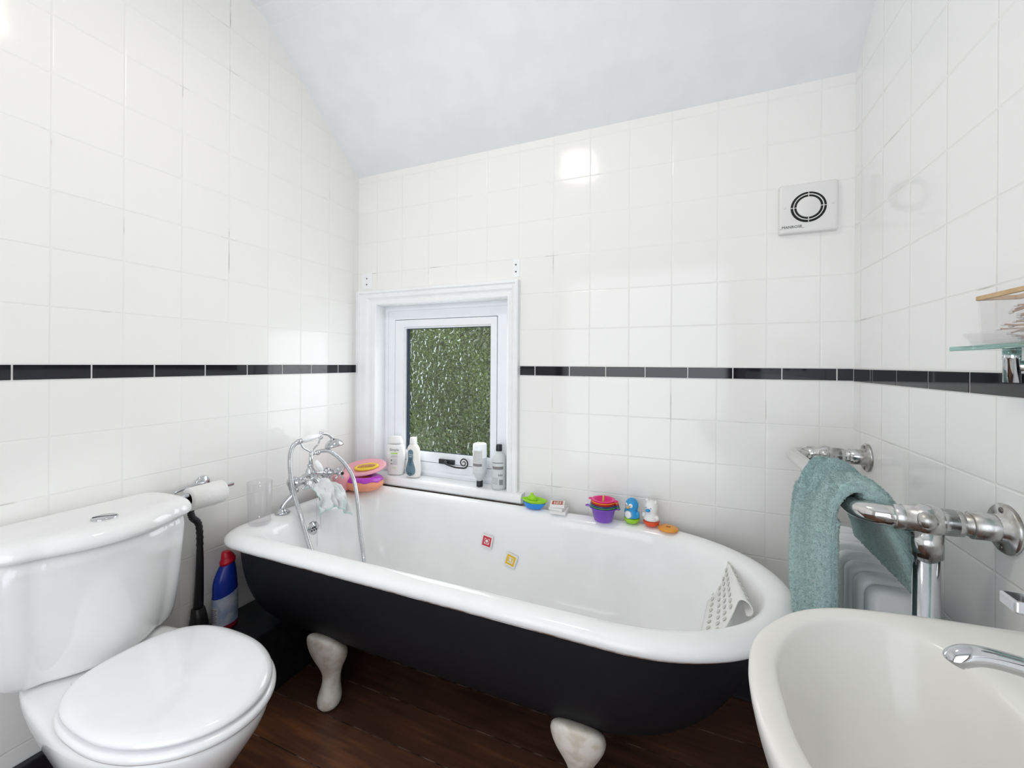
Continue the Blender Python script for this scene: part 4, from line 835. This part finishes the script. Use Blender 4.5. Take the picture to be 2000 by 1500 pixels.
# 2: white bottle with slate blue label
b2 = thing('baby_wash_bottle', 'white bottle with long slate-blue oval label and round cap on the sill', 'bottle', (.345, -.002, SZ)); cx, cy, an = .345, -.002, .10
mb = MB(); mb.loft(bottle_loft(cx, cy, [(.033, .019, SZ + .0005), (.037, .022, SZ + .005), (.041, .0235, SZ + .035), (.038, .0215, SZ + .065), (.034, .020, SZ + .09), (.0345, .020, SZ + .115), (.033, .019, SZ + .135), (.026, .017, SZ + .150), (.015, .014, SZ + .158), (.0135, .0135, SZ + .160)], an, 2.1)); mb.build('bottle_body', mat('ivory_bottle_plastic', (.80, .785, .75), .3), b2, sub=1)
mb = MB(); mb.lathe([(.015, 0), (.0165, .002), (.0160, .026), (.013, .030), (.001, .0305)], (cx - .001, cy, SZ + .160), seg=26); mb.build('cap', M_bw, b2)
prof2 = [(.033, .019, .0005), (.037, .022, .005), (.041, .0235, .035), (.038, .0215, .065), (.034, .020, .09), (.0345, .020, .115), (.033, .019, .135), (.026, .017, .150)]
def surf2(u, z, off):
    for a, b in zip(prof2[:-1], prof2[1:]):
        if a[2] <= z <= b[2]: t = (z - a[2]) / (b[2] - a[2]); w, d = a[0] + (b[0] - a[0]) * t, a[1] + (b[1] - a[1]) * t
    y = -d * max(0, 1 - abs(u / w) ** 2.1) ** (1 / 2.1) - off; return (cx + u * math.cos(an) - y * math.sin(an), cy + u * math.sin(an) + y * math.cos(an), SZ + z)
def lw2(z): return .0135 + .0125 * max(0, math.cos(max(-1, min(1, (z - .034) / .050)) * PI / 2)) ** 1.3
rowsL = []
for k in range(27):
    z = .010 + .126 * k / 26; e = max(0, min((z - .010) / .024, (.136 - z) / .016, 1)); w = lw2(z) * math.sqrt(max(0, 1 - (1 - e) ** 2)) + 2e-4
    rowsL.append([surf2(-.004 + w * (q / 5 - 1), z, .0009) for q in range(11)])
mb = MB(); mb.grid(rowsL); lb2 = mb.build('label', mat('slate_blue_label', (.115, .20, .25), .4, mottled=(30, 1, (.13, .22, .27))), b2); sm = lb2.modifiers.new('s', 'SOLIDIFY'); sm.thickness = .0006
txt('CHILDS', .0085, -.004, SZ + .111, cx, cy, an, .0216, 'lettering', mat('pale_ink', (.62, .66, .64), .5), lb2); txt('FARM', .0085, -.004, SZ + .102, cx, cy, an, .0216, 'lettering', MATS['pale_ink'], lb2)
bars([(-.004, SZ + .092 - .0045 * k, .009 - .001 * (k % 3), .0009) for k in range(8)], cx, cy, an, .0232, 'small_print', mat('dark_slate_ink', (.04, .08, .11), .5), lb2)
bars([(-.010, SZ + .024, .0035, .0035), (.001, SZ + .0225, .0035, .0042)], cx, cy, an, .0252, 'emblem', MATS['dark_slate_ink'], lb2)
# 3: clear bottle standing upside down on its black cap
M_frost = mat('frosted_clear_plastic', (.80, .82, .84), .22, spec=.5, trans=.35, ior=1.2); M_blkcap = mat('black_cap_plastic', (.018, .02, .026), .35)
b3 = thing('upturned_bottle', 'half-empty clear bottle standing upside down on its black cap on the sill', 'bottle', (.701, -.005, SZ)); cx, cy, an = .701, -.005, .42
mb = MB(); mb.lathe([(.001, 0), (.0135, 0), (.0140, .002), (.0140, .024), (.001, .025)], (cx, cy, SZ), seg=26); mb.build('cap', M_blkcap, b3)
mb = MB(); mb.lathe([(.010, .0255), (.012, .029), (.020, .042), (.0285, .055), (.0298, .068), (.0292, .066)], (cx, cy, SZ), seg=32); mb.build('lotion', mat('white_lotion', (.84, .84, .83), .35), b3)
mb = MB(); mb.lathe([(.0112, .0252), (.013, .030), (.0215, .043), (.0300, .056), (.0310, .070), (.0310, .180), (.0295, .188), (.027, .190), (.001, .189)], (cx, cy, SZ), seg=36); mb.build('bottle_body', M_frost, b3)
def wrap(mb, cx, cy, r, a0, a1, z0, z1, n=10):
    q = on_bottle(a0, a1, z0, z1, r, r, cx, cy, n); mb.add(q.v, q.f)
fa = math.atan2(CAM.y - cy, CAM.x - cx)
mb = MB(); wrap(mb, cx, cy, .0314, fa - 1.15, fa + .35, SZ + .080, SZ + .163); lb3 = mb.build('label', mat('pale_grey_label', (.66, .66, .65), .45), b3)
mb = MB(); wrap(mb, cx, cy, .0317, fa - 1.15, fa + .30, SZ + .094, SZ + .106); mb.build('grey_band', mat('mid_grey_band', (.22, .21, .21), .5), lb3)
mb = MB()
for k in range(11): wrap(mb, cx, cy, .0317, fa - 1.05, fa + .15 - .12 * (k % 3), SZ + .112 + .0045 * k, SZ + .1135 + .0045 * k)
mb.build('small_print', M_lg, lb3)
# 4: translucent bottle with black cap
b4 = thing('shampoo_bottle', 'upright translucent bottle with grey print and black cap, rightmost on the sill', 'bottle', (.790, .004, SZ)); cx, cy = .790, .004
mb = MB(); mb.lathe([(.001, 0), (.029, 0), (.0315, .003), (.0320, .01), (.0320, .125), (.0300, .138), (.022, .150), (.0135, .158), (.0125, .163), (.001, .163)], (cx, cy, SZ), seg=36); mb.build('bottle_body', mat('milky_plastic', (.72, .75, .75), .25, trans=.15, ior=1.3), b4)
mb = MB(); mb.lathe([(.001, 0), (.0135, 0), (.0142, .002), (.0135, .026), (.012, .028), (.001, .028)], (cx, cy, SZ + .1632), seg=26); mb.build('cap', M_blkcap, b4)
fa = math.atan2(CAM.y - cy, CAM.x - cx); mb = MB(); wrap(mb, cx, cy, .0324, fa - 1.0, fa + .62, SZ + .088, SZ + .101); mb.build('grey_band', MATS['mid_grey_band'], b4)
mb = MB(); wrap(mb, cx, cy, .0324, fa - 1.0, fa + .6, SZ + .114, SZ + .118)
for k in range(5): wrap(mb, cx, cy, .0324, fa - .95, fa - .15, SZ + .026 + .006 * k, SZ + .0275 + .006 * k)
for k in range(3): wrap(mb, cx, cy, .0324, fa - .1 + .22 * k, fa + .05 + .22 * k, SZ + .060, SZ + .068)
wrap(mb, cx, cy, .0324, fa + .05, fa + .58, SZ + .022, SZ + .045); mb.build('small_print', mat('mid_grey_ink', (.25, .26, .26), .5), b4)
#SECTION_TOYS
# ------------------------------------------------------------------ bath toys along the back rim
RZ = 0.5685
def egg2(cx, cy, z, ax, ay, n=32, pt=0.0):
    return [(cx + ax * math.cos(t) * (1), cy + ay * math.sin(t) * (1 - pt * abs(math.cos(t))), z) for t in [2 * PI * k / n for k in range(n)]]
# blue and green boats nested
bo = thing('toy_boat', 'small blue toy boat under the green one on the bath rim', 'toy boat', (.985, -.078, RZ), 'nested toy boats')
mb = MB(); mb.loft([egg2(.983, -.078, RZ + .0005, .030, .018), egg2(.983, -.078, RZ + .004, .034, .021), egg2(.983, -.078, RZ + .018, .043, .026, pt=.2), egg2(.983, -.078, RZ + .026, .050, .029, pt=.35), egg2(.983, -.078, RZ + .026, .046, .026, pt=.35), egg2(.983, -.078, RZ + .008, .032, .019)]); mb.build('hull', mat('blue_toy_plastic', (.02, .25, .75), .3), bo, sub=1)
bo2 = thing('toy_boat', 'lime green toy boat with a cabin stacked in the blue one', 'toy boat', (.985, -.078, RZ + .010), 'nested toy boats')
mb = MB(); mb.loft([egg2(.984, -.078, RZ + .0105, .028, .016), egg2(.984, -.078, RZ + .020, .040, .023, pt=.2), egg2(.984, -.078, RZ + .0275, .046, .0265, pt=.35), egg2(.984, -.078, RZ + .032, .053, .031, pt=.4), egg2(.984, -.078, RZ + .0385, .056, .033, pt=.4), egg2(.984, -.078, RZ + .0385, .050, .029, pt=.4), egg2(.984, -.078, RZ + .0240, .036, .020)]); mb.build('hull', mat('lime_toy_plastic', (.32, .66, .02), .3), bo2, sub=1)
mb = MB(); mb.loft([egg2(.976, -.078, RZ + .0235, .024, .017), egg2(.976, -.078, RZ + .045, .019, .015), egg2(.975, -.078, RZ + .050, .012, .010), egg2(.974, -.078, RZ + .053, .0065, .006), egg2(.974, -.078, RZ + .060, .006, .0055), egg2(.974, -.078, RZ + .062, .003, .003)]); mb.build('cabin', MATS['lime_toy_plastic'], bo2, sub=1)
# stack of letter tiles
M_foam = mat('white_foam_tile', (.80, .79, .78), .6)
specs = [(1.088, -.078, RZ, .031, .012, .05), (1.083, -.080, RZ + .0125, .028, .011, -.10), (1.081, -.080, RZ + .024, .028, .012, .22)]
for i, (x, y, z, h, t, a) in enumerate(specs):
    lt = thing('letter_tile', ['white foam tile at the bottom of the little stack on the bath rim', 'white foam tile in the middle of the little stack on the bath rim', 'white foam tile with a red-framed letter N on top of the little stack'][i], 'letter tile', (x, y, z), 'stacked letter tiles')
    ca_, sa_ = math.cos(a), math.sin(a)
    def P(u, v, w): return (x + u * ca_ - v * sa_, y + u * sa_ + v * ca_, z + w)
    mb = MB(); mb.add([P(-h, -h, .0003), P(h, -h, .0003), P(h, h, .0003), P(-h, h, .0003), P(-h, -h, t), P(h, -h, t), P(h, h, t), P(-h, h, t)], [(0, 3, 2, 1), (4, 5, 6, 7), (0, 1, 5, 4), (1, 2, 6, 5), (2, 3, 7, 6), (3, 0, 4, 7)]); mb.build('tile_block', M_foam, lt, smooth=False, bevel=.0012)
    if i == 2:
        q = h * .74; q2 = h * .46; v = [P(a_, b_, t + .0006) for a_, b_ in ((-q, -q), (q, -q), (q, q), (-q, q), (-q2, -q2), (q2, -q2), (q2, q2), (-q2, q2))]
        mb = MB(); mb.add(v, [(0, 1, 5, 4), (1, 2, 6, 5), (2, 3, 7, 6), (3, 0, 4, 7)]); link('printed_frame', mb.mesh(), mat('red_orange_print', (.52, .09, .04), .5), lt, smooth=False)
        link('lettering', text_mesh('N', .026, P(0, 0, t + .0006), (ca_, sa_, 0), (-sa_, ca_, 0), bold=.0006), MATS['red_orange_print'], lt, smooth=False)
# nested stacking cups
cc = [((.22, .07, .55), 'purple'), ((.06, .30, .10), 'green'), ((.06, .10, .28), 'dark blue'), ((.48, .02, .02), 'red'), ((.85, .25, .02), 'orange'), ((.80, .02, .22), 'pink')]
csx, csy = 1.262, -.098
for i, (col, nm) in enumerate(cc):
    z0 = RZ + .0005 + i * .0095 if i else RZ + .0005; r0 = .0335 - .0022 * i; r1 = .0455 - .0016 * i; h = .052 if i == 0 else .050
    if i: z0 = RZ + .003 + i * .0054
    t = thing('stacking_cup', '%s plastic stacking cup %s of the nest on the bath rim' % (nm, 'at the bottom' if i == 0 else ('on top' if i == 5 else 'inside')), 'toy cup', (csx, csy, z0), 'nested stacking cups')
    rr_ = lambda r: r
    mb = MB(); mb.lathe([(.001, 0), (r0 - .004, 0), (r0, .004), (r1 - .0015, h - .004), (r1 + .005, h - .003), (r1 + .0055, h), (r1 - .003, h), (r0 - .0025, .006), (.001, .004)], (csx, csy, z0), seg=36)
    mb.build('cup_body', mat('%s_toy_plastic' % nm.replace(' ', '_'), col, .3), t)
    mb = MB()
    for s in ((-1, 1) if i in (0, 5) else (1,)):
        hx = csx + s * (r1 + .009); mb.tube([(hx + (.0095 if i == 0 and s < 0 else .005) * math.cos(a), csy + .008 * math.sin(a) - .004, z0 + h - .0015) for a in [2 * PI * k / 14 for k in range(15)]], (.0030, .0018), 8)
    mb.build('cup_handle', MATS['%s_toy_plastic' % nm.replace(' ', '_')], t)
mb = MB(); mb.tube([(csx, csy - .004, RZ + .050), (csx + .001, csy - .004, RZ + .094)], .003, 10); o = mb.build('toy_stick', mat('yellow_green_plastic', (.55, .5, .06), .4)); tag(o, 'thin yellow-green stick standing up in the top stacking cup', 'toy')
# penguin and bear weebles
def weeble(x, y, kind):
    t = thing('toy_' + kind, {'penguin': 'blue penguin bath toy with white face and green base', 'bear': 'white polar bear bath toy with blue nose and red base'}[kind], 'bath toy', (x, y, RZ))
    main = mat('sky_blue_toy', (.03, .30, .62), .3) if kind == 'penguin' else mat('white_toy', (.80, .79, .78), .3); base = MATS['lime_toy_plastic'] if kind == 'penguin' else mat('orange_red_toy', (.78, .08, .02), .3)
    mb = MB(); mb.lathe([(.001, .0005), (.016, .001), (.025, .008), (.0285, .017), (.0285, .0195)], (x, y, RZ), seg=32); mb.build('rocking_base', base, t)
    mb = MB(); mb.lathe([(.0283, .0195), (.0278, .028), (.0245, .038), (.0195, .046), (.0205, .052), (.0235, .062), (.0235, .072), (.019, .083), (.010, .090), (.001, .092)], (x, y, RZ), seg=36); mb.build('body', main, t, sub=1)
    f = Vector((.0, -1, 0)); f = Vector((-.50, -.86, 0)) if kind == 'penguin' else Vector((-.42, -.9, 0)); f.normalize(); r = Vector((-f.y, f.x, 0)); o = Vector((x, y, RZ))
    W = mat('white_toy', (.80, .79, .78), .3); K_ = mat('black_dot', (.02, .02, .02), .3)
    def dot(c, n, rr, m, nm, flat=.25, sz=1.0):
        q = MB(); q.lathe([(.0001, -rr * .6), (rr, -rr * flat), (rr * .8, rr * flat * .6), (rr * .3, rr * flat), (.0001, rr * flat * 1.05)], c, n, 20); return q.build(nm, m, t)
    if kind == 'penguin':
        for s in (-1, 1):
            n = (f + r * s * .45).normalized(); dot(o + Vector((0, 0, .068)) + n * .0215, n, .0088, W, 'face_patch'); dot(o + Vector((0, 0, .067)) + (f + r * s * .38).normalized() * .0240, n, .0022, K_, 'eye', .8)
        q = MB(); q.lathe([(.006, 0), (.004, .006), (.0006, .011)], o + f * .021 + Vector((0, 0, .061)), f, 14); q.build('beak', mat('toy_beak_orange', (.75, .42, .12), .4), t)
        n = (f + Vector((0, 0, .1))).normalized(); dot(o + Vector((0, 0, .032)) + n * .0245, n, .0150, W, 'belly_patch', .2)
        for s in (-1, 1):
            q = MB(); c = o + r * s * .024 + Vector((0, 0, .036)); q.ball(tuple(c), (.008, .008, .014), 14); q.build('flipper', main, t)
    else:
        for s in (-1, 1):
            q = MB(); q.ball(tuple(o + r * s * .0165 + Vector((0, 0, .088))), (.0058, .0058, .0065), 14); q.build('ear', main, t); dot(o + Vector((0, 0, .069)) + (f + r * s * .42).normalized() * .0238, (f + r * s * .42).normalized(), .0017, K_, 'eye', .8)
            q = MB(); q.ball(tuple(o + r * s * .025 + f * .008 + Vector((0, 0, .036))), (.0075, .0075, .0095), 14); q.build('paw', main, t)
        q = MB(); q.ball(tuple(o + f * .0245 + Vector((0, 0, .061))), (.0085, .0070, .0062), 16); q.build('nose', mat('sky_blue_toy', (.03, .30, .62), .3), t)
weeble(1.362, -.078, 'penguin'); weeble(1.430, -.080, 'bear')
od = thing('toy_disc', 'flat orange plastic disc lying on the rim beside the bear', 'bath toy', (1.487, -.094, RZ))
mb = MB(); mb.lathe([(.001, .0012), (.031, .0012), (.0335, .003), (.0335, .0075), (.031, .009), (.004, .0105), (.001, .0105)], (1.487, -.094, RZ), seg=40); mb.build('disc', mat('amber_toy_plastic', (.80, .33, .04), .35), od)
mb = MB(); mb.tube([(1.480, -.094, RZ + .0115), (1.494, -.093, RZ + .0115)], .0018, 8); mb.build('knob', mat('brown_toy_plastic', (.40, .15, .02), .4), od)
# letter tiles stuck on the far inside of the tub
for (x, z, a, col, s_, lab) in ((.803, .4285, -.14, (.62, .03, .06), 'O', 'white tile with a red letter O stuck inside the bath'), (.911, .3755, -.27, (.80, .52, .02), 'LT', 'white tile with yellow letters stuck inside the bath, right of the red one')):
    y = BYC + (.265 if z > .4 else .257) - .006; t = thing('letter_tile', lab, 'letter tile', (x, y, z), 'letter tiles stuck inside the bath'); ca_, sa_ = math.cos(a), math.sin(a); nl = Vector((0, -1, .14)).normalized(); U_ = Vector((ca_, 0, 0)) + Vector((0, .14, 1)).normalized() * sa_; V_ = Vector((0, .14, 1)).normalized() * ca_ - Vector((sa_, 0, 0)); O_ = Vector((x, y, z))
    def P(u, v, w): return O_ + U_ * u + V_ * v + nl * w
    h = .0245; mb = MB(); mb.add([P(-h, -h, 0), P(h, -h, 0), P(h, h, 0), P(-h, h, 0), P(-h, -h, .004), P(h, -h, .004), P(h, h, .004), P(-h, h, .004)], [(0, 3, 2, 1), (4, 5, 6, 7), (0, 1, 5, 4), (1, 2, 6, 5), (2, 3, 7, 6), (3, 0, 4, 7)]); mb.build('tile_block', M_foam, t, smooth=False, bevel=.0008)
    pm_ = mat('print_' + ('red' if s_ == 'O' else 'yellow'), col, .5); q, q2 = h * .76, h * .46; v = [P(a_, b_, .0043) for a_, b_ in ((-q, -q), (q, -q), (q, q), (-q, q), (-q2, -q2), (q2, -q2), (q2, q2), (-q2, q2))]
    mb = MB(); mb.add(v, [(0, 1, 5, 4), (1, 2, 6, 5), (2, 3, 7, 6), (3, 0, 4, 7)]); link('printed_frame', mb.mesh(), pm_, t, smooth=False)
    link('lettering', text_mesh(s_, .027 if s_ == 'O' else .0205, P(0, 0, .0043), U_, V_, bold=.0006), pm_, t, smooth=False)
# pink and orange doughnut-shaped toys at the tap end of the back rim
dn = thing('doughnut_toy', 'orange and purple doughnut-shaped bath toy in the back corner of the rim', 'bath toy', (.172, -.150, RZ))
dx, dy = .172, -.150
mb = MB(); mb.lathe([(.040, .001), (.075, .001), (.098, .012), (.106, .030), (.102, .046), (.088, .058), (.070, .062), (.052, .056), (.040, .040), (.038, .015), (.040, .001)], (dx, dy, RZ), seg=48, sy=.72); mb.build('ring', mat('peach_toy_plastic', (.85, .33, .19), .35), dn, sub=1)
def icing():
    rings = []
    for r, z in ((.101, .046), (.1035, .0475), (.090, .0605), (.071, .0650), (.052, .0590), (.044, .050)):
        ring = []
        for k in range(72):
            t = 2 * PI * k / 72; q = (.0 if r < .1 else .0035 * math.sin(t * 9)); ring.append((dx + (r) * math.cos(t), dy + r * .72 * math.sin(t), RZ + z + (q if r > .1 else 0)))
        rings.append(ring)
    mb = MB(); mb.loft(rings, cap0=False, cap1=False); return mb
icing().build('icing', mat('purple_icing', (.40, .035, .45), .3), dn, sub=1)
rs = random.Random(4)
for k in range(16):
    t = -PI + PI * k / 16 + rs.uniform(-.05, .05); r = rs.uniform(.074, .092); mb = MB(); mb.ball((dx + r * math.cos(t), dy + r * .72 * math.sin(t), RZ + .0635 - (r - .071) * .35), .0016, 8); mb.build('sprinkle', mat('sprinkle_pink', (.85, .62, .75), .4), dn)
sl = thing('toy_shoe', 'pink bath toy with a yellow oval panel lying on the doughnut toy', 'bath toy', (.19, -.135, RZ + .065))
def oval(cx, cy, z, ax, ay, tz, a=.25, n=40):
    ca_, sa_ = math.cos(a), math.sin(a); return [(cx + ax * math.cos(t) * ca_ - ay * math.sin(t) * sa_, cy + ax * math.cos(t) * sa_ + ay * math.sin(t) * ca_, z + tz * math.cos(t) + ay * .45 * math.sin(t) + .012) for t in [2 * PI * k / n for k in range(n)]]
sx_, sy_ = .160, -.128
mb = MB(); mb.loft([oval(sx_, sy_, RZ + .070, .098, .050, .012), oval(sx_, sy_, RZ + .076, .108, .058, .012), oval(sx_, sy_, RZ + .083, .107, .057, .012), oval(sx_, sy_, RZ + .086, .098, .050, .012), oval(sx_, sy_, RZ + .080, .085, .040, .012), oval(sx_, sy_, RZ + .079, .04, .02, .008)]); mb.build('shell', mat('pale_pink_toy_plastic', (.80, .38, .44), .35), sl, sub=1)
mb = MB(); mb.loft([oval(sx_ + .018, sy_ - .004, RZ + .082, .060, .024, .007), oval(sx_ + .018, sy_ - .004, RZ + .0885, .058, .022, .007), oval(sx_ + .018, sy_ - .004, RZ + .0885, .046, .014, .006), oval(sx_ + .018, sy_ - .004, RZ + .084, .044, .012, .005)]); mb.build('oval_panel', mat('yellow_toy_plastic', (.85, .60, .05), .4), sl)
mb = MB()
for k in range(9): x = sx_ - .022 + .0095 * k; mb.tube([(x, sy_ - .018 + .0022 * k, RZ + .092 + .0012 * k), (x + .002, sy_ + .001 + .0022 * k, RZ + .101 + .0012 * k)], .0016, 6)
mb.build('panel_ribs', mat('mauve_ribs', (.55, .22, .28), .5), sl)
pt = thing('toy_tub', 'round pink plastic toy behind the right-hand tap', 'bath toy', (.115, -.225, RZ))
mb = MB(); mb.lathe([(.001, .001), (.026, .001), (.033, .010), (.037, .035), (.038, .062), (.036, .074), (.030, .079), (.001, .080)], (.115, -.222, RZ), seg=32); mb.build('shell', mat('rose_toy_plastic', (.80, .36, .40), .4), pt, sub=1)
# rubber bath mat hanging over the sloping end
def mat_mesh():
    rows = []; N_ = 40
    A0, A1 = Vector((1.668, -.212, .560)), Vector((1.706, -.452, .566))
    for j in range(N_ + 1):
        v = j / N_; top = A0.lerp(A1, v); R_ = .003 + .016 * v ** 1.3; row = []
        # outer lip, curl, then the sheet running down the slope into the tub
        for k in range(17):
            a = -0.9 * PI * .5 + (1.30 * PI) * k / 16; row.append((top.x - R_ * 1.0 - .004 + R_ * math.cos(a) * .9, top.y - .012 * math.cos(a), top.z - .012 - .02 * v + R_ * math.sin(a)))
        q = Vector(row[-1])
        e = Vector((1.610 - .045 * v, -.215 - .31 * v, .430 - .02 * v))
        for k in range(1, 22):
            s_ = k / 21; p = q.lerp(e, s_); row.append((p.x + .012 * math.sin(s_ * PI) * (1 - v * .3), p.y, p.z + .006 * math.sin(s_ * 5 + v * 3)))
        rows.append(row)
    return rows
rows = mat_mesh(); bmt = thing('bath_mat', 'white rubber bath mat curled over the sloping right end of the tub', 'bath mat', (1.68, -.35, .42))
mb = MB(); mb.grid(rows); o = mb.build('rubber_sheet', mat('white_rubber', (.80, .80, .78), .45), bmt); sm = o.modifiers.new('t', 'SOLIDIFY'); sm.thickness = .0022
mb = MB(); mcup = 0
for j in range(3, 39, 4):
    for k in (4, 8, 20, 24, 28, 33):
        p = Vector(rows[j][k]); n = (Vector(rows[j + 1][k]) - p).cross(Vector(rows[j][k + 1]) - p).normalized()
        if n.dot(CAM - p) < 0: n = -n
        mb.lathe([(.0062, 0), (.0066, .0012), (.0050, .0026), (.0036, .0014), (.0030, .0004)], p + n * .0012, n, 14)
mb.build('suction_cup', mat('rubber_grey', (.62, .61, .57), .5), bmt)
# ceiling lamp (source of the highlight on the tiles)
la = thing('ceiling_lamp', 'round white dome lamp on the ceiling above the middle of the room', 'lamp', (.88, -1.05, 2.54))
mb = MB(); mb.lathe([(.001, 0), (.12, 0), (.125, -.02), (.12, -.035), (.001, -.036)], (.88, -1.05, 2.54), (0, 0, 1), 40); mb.build('base_plate', M_plasticw, la)
md = bpy.data.materials.new('lamp_diffuser'); md.use_nodes = True; e_ = md.node_tree.nodes['Principled BSDF']; e_.inputs['Emission Color'].default_value = (1, .92, .80, 1); e_.inputs['Emission Strength'].default_value = 14; e_.inputs['Base Color'].default_value = (.9, .9, .85, 1)
mb = MB(); mb.lathe([(.112, -.0365), (.112, -.06), (.095, -.085), (.05, -.097), (.001, -.10)], (.88, -1.05, 2.54), (0, 0, 1), 40); mb.build('diffuser', md, la)
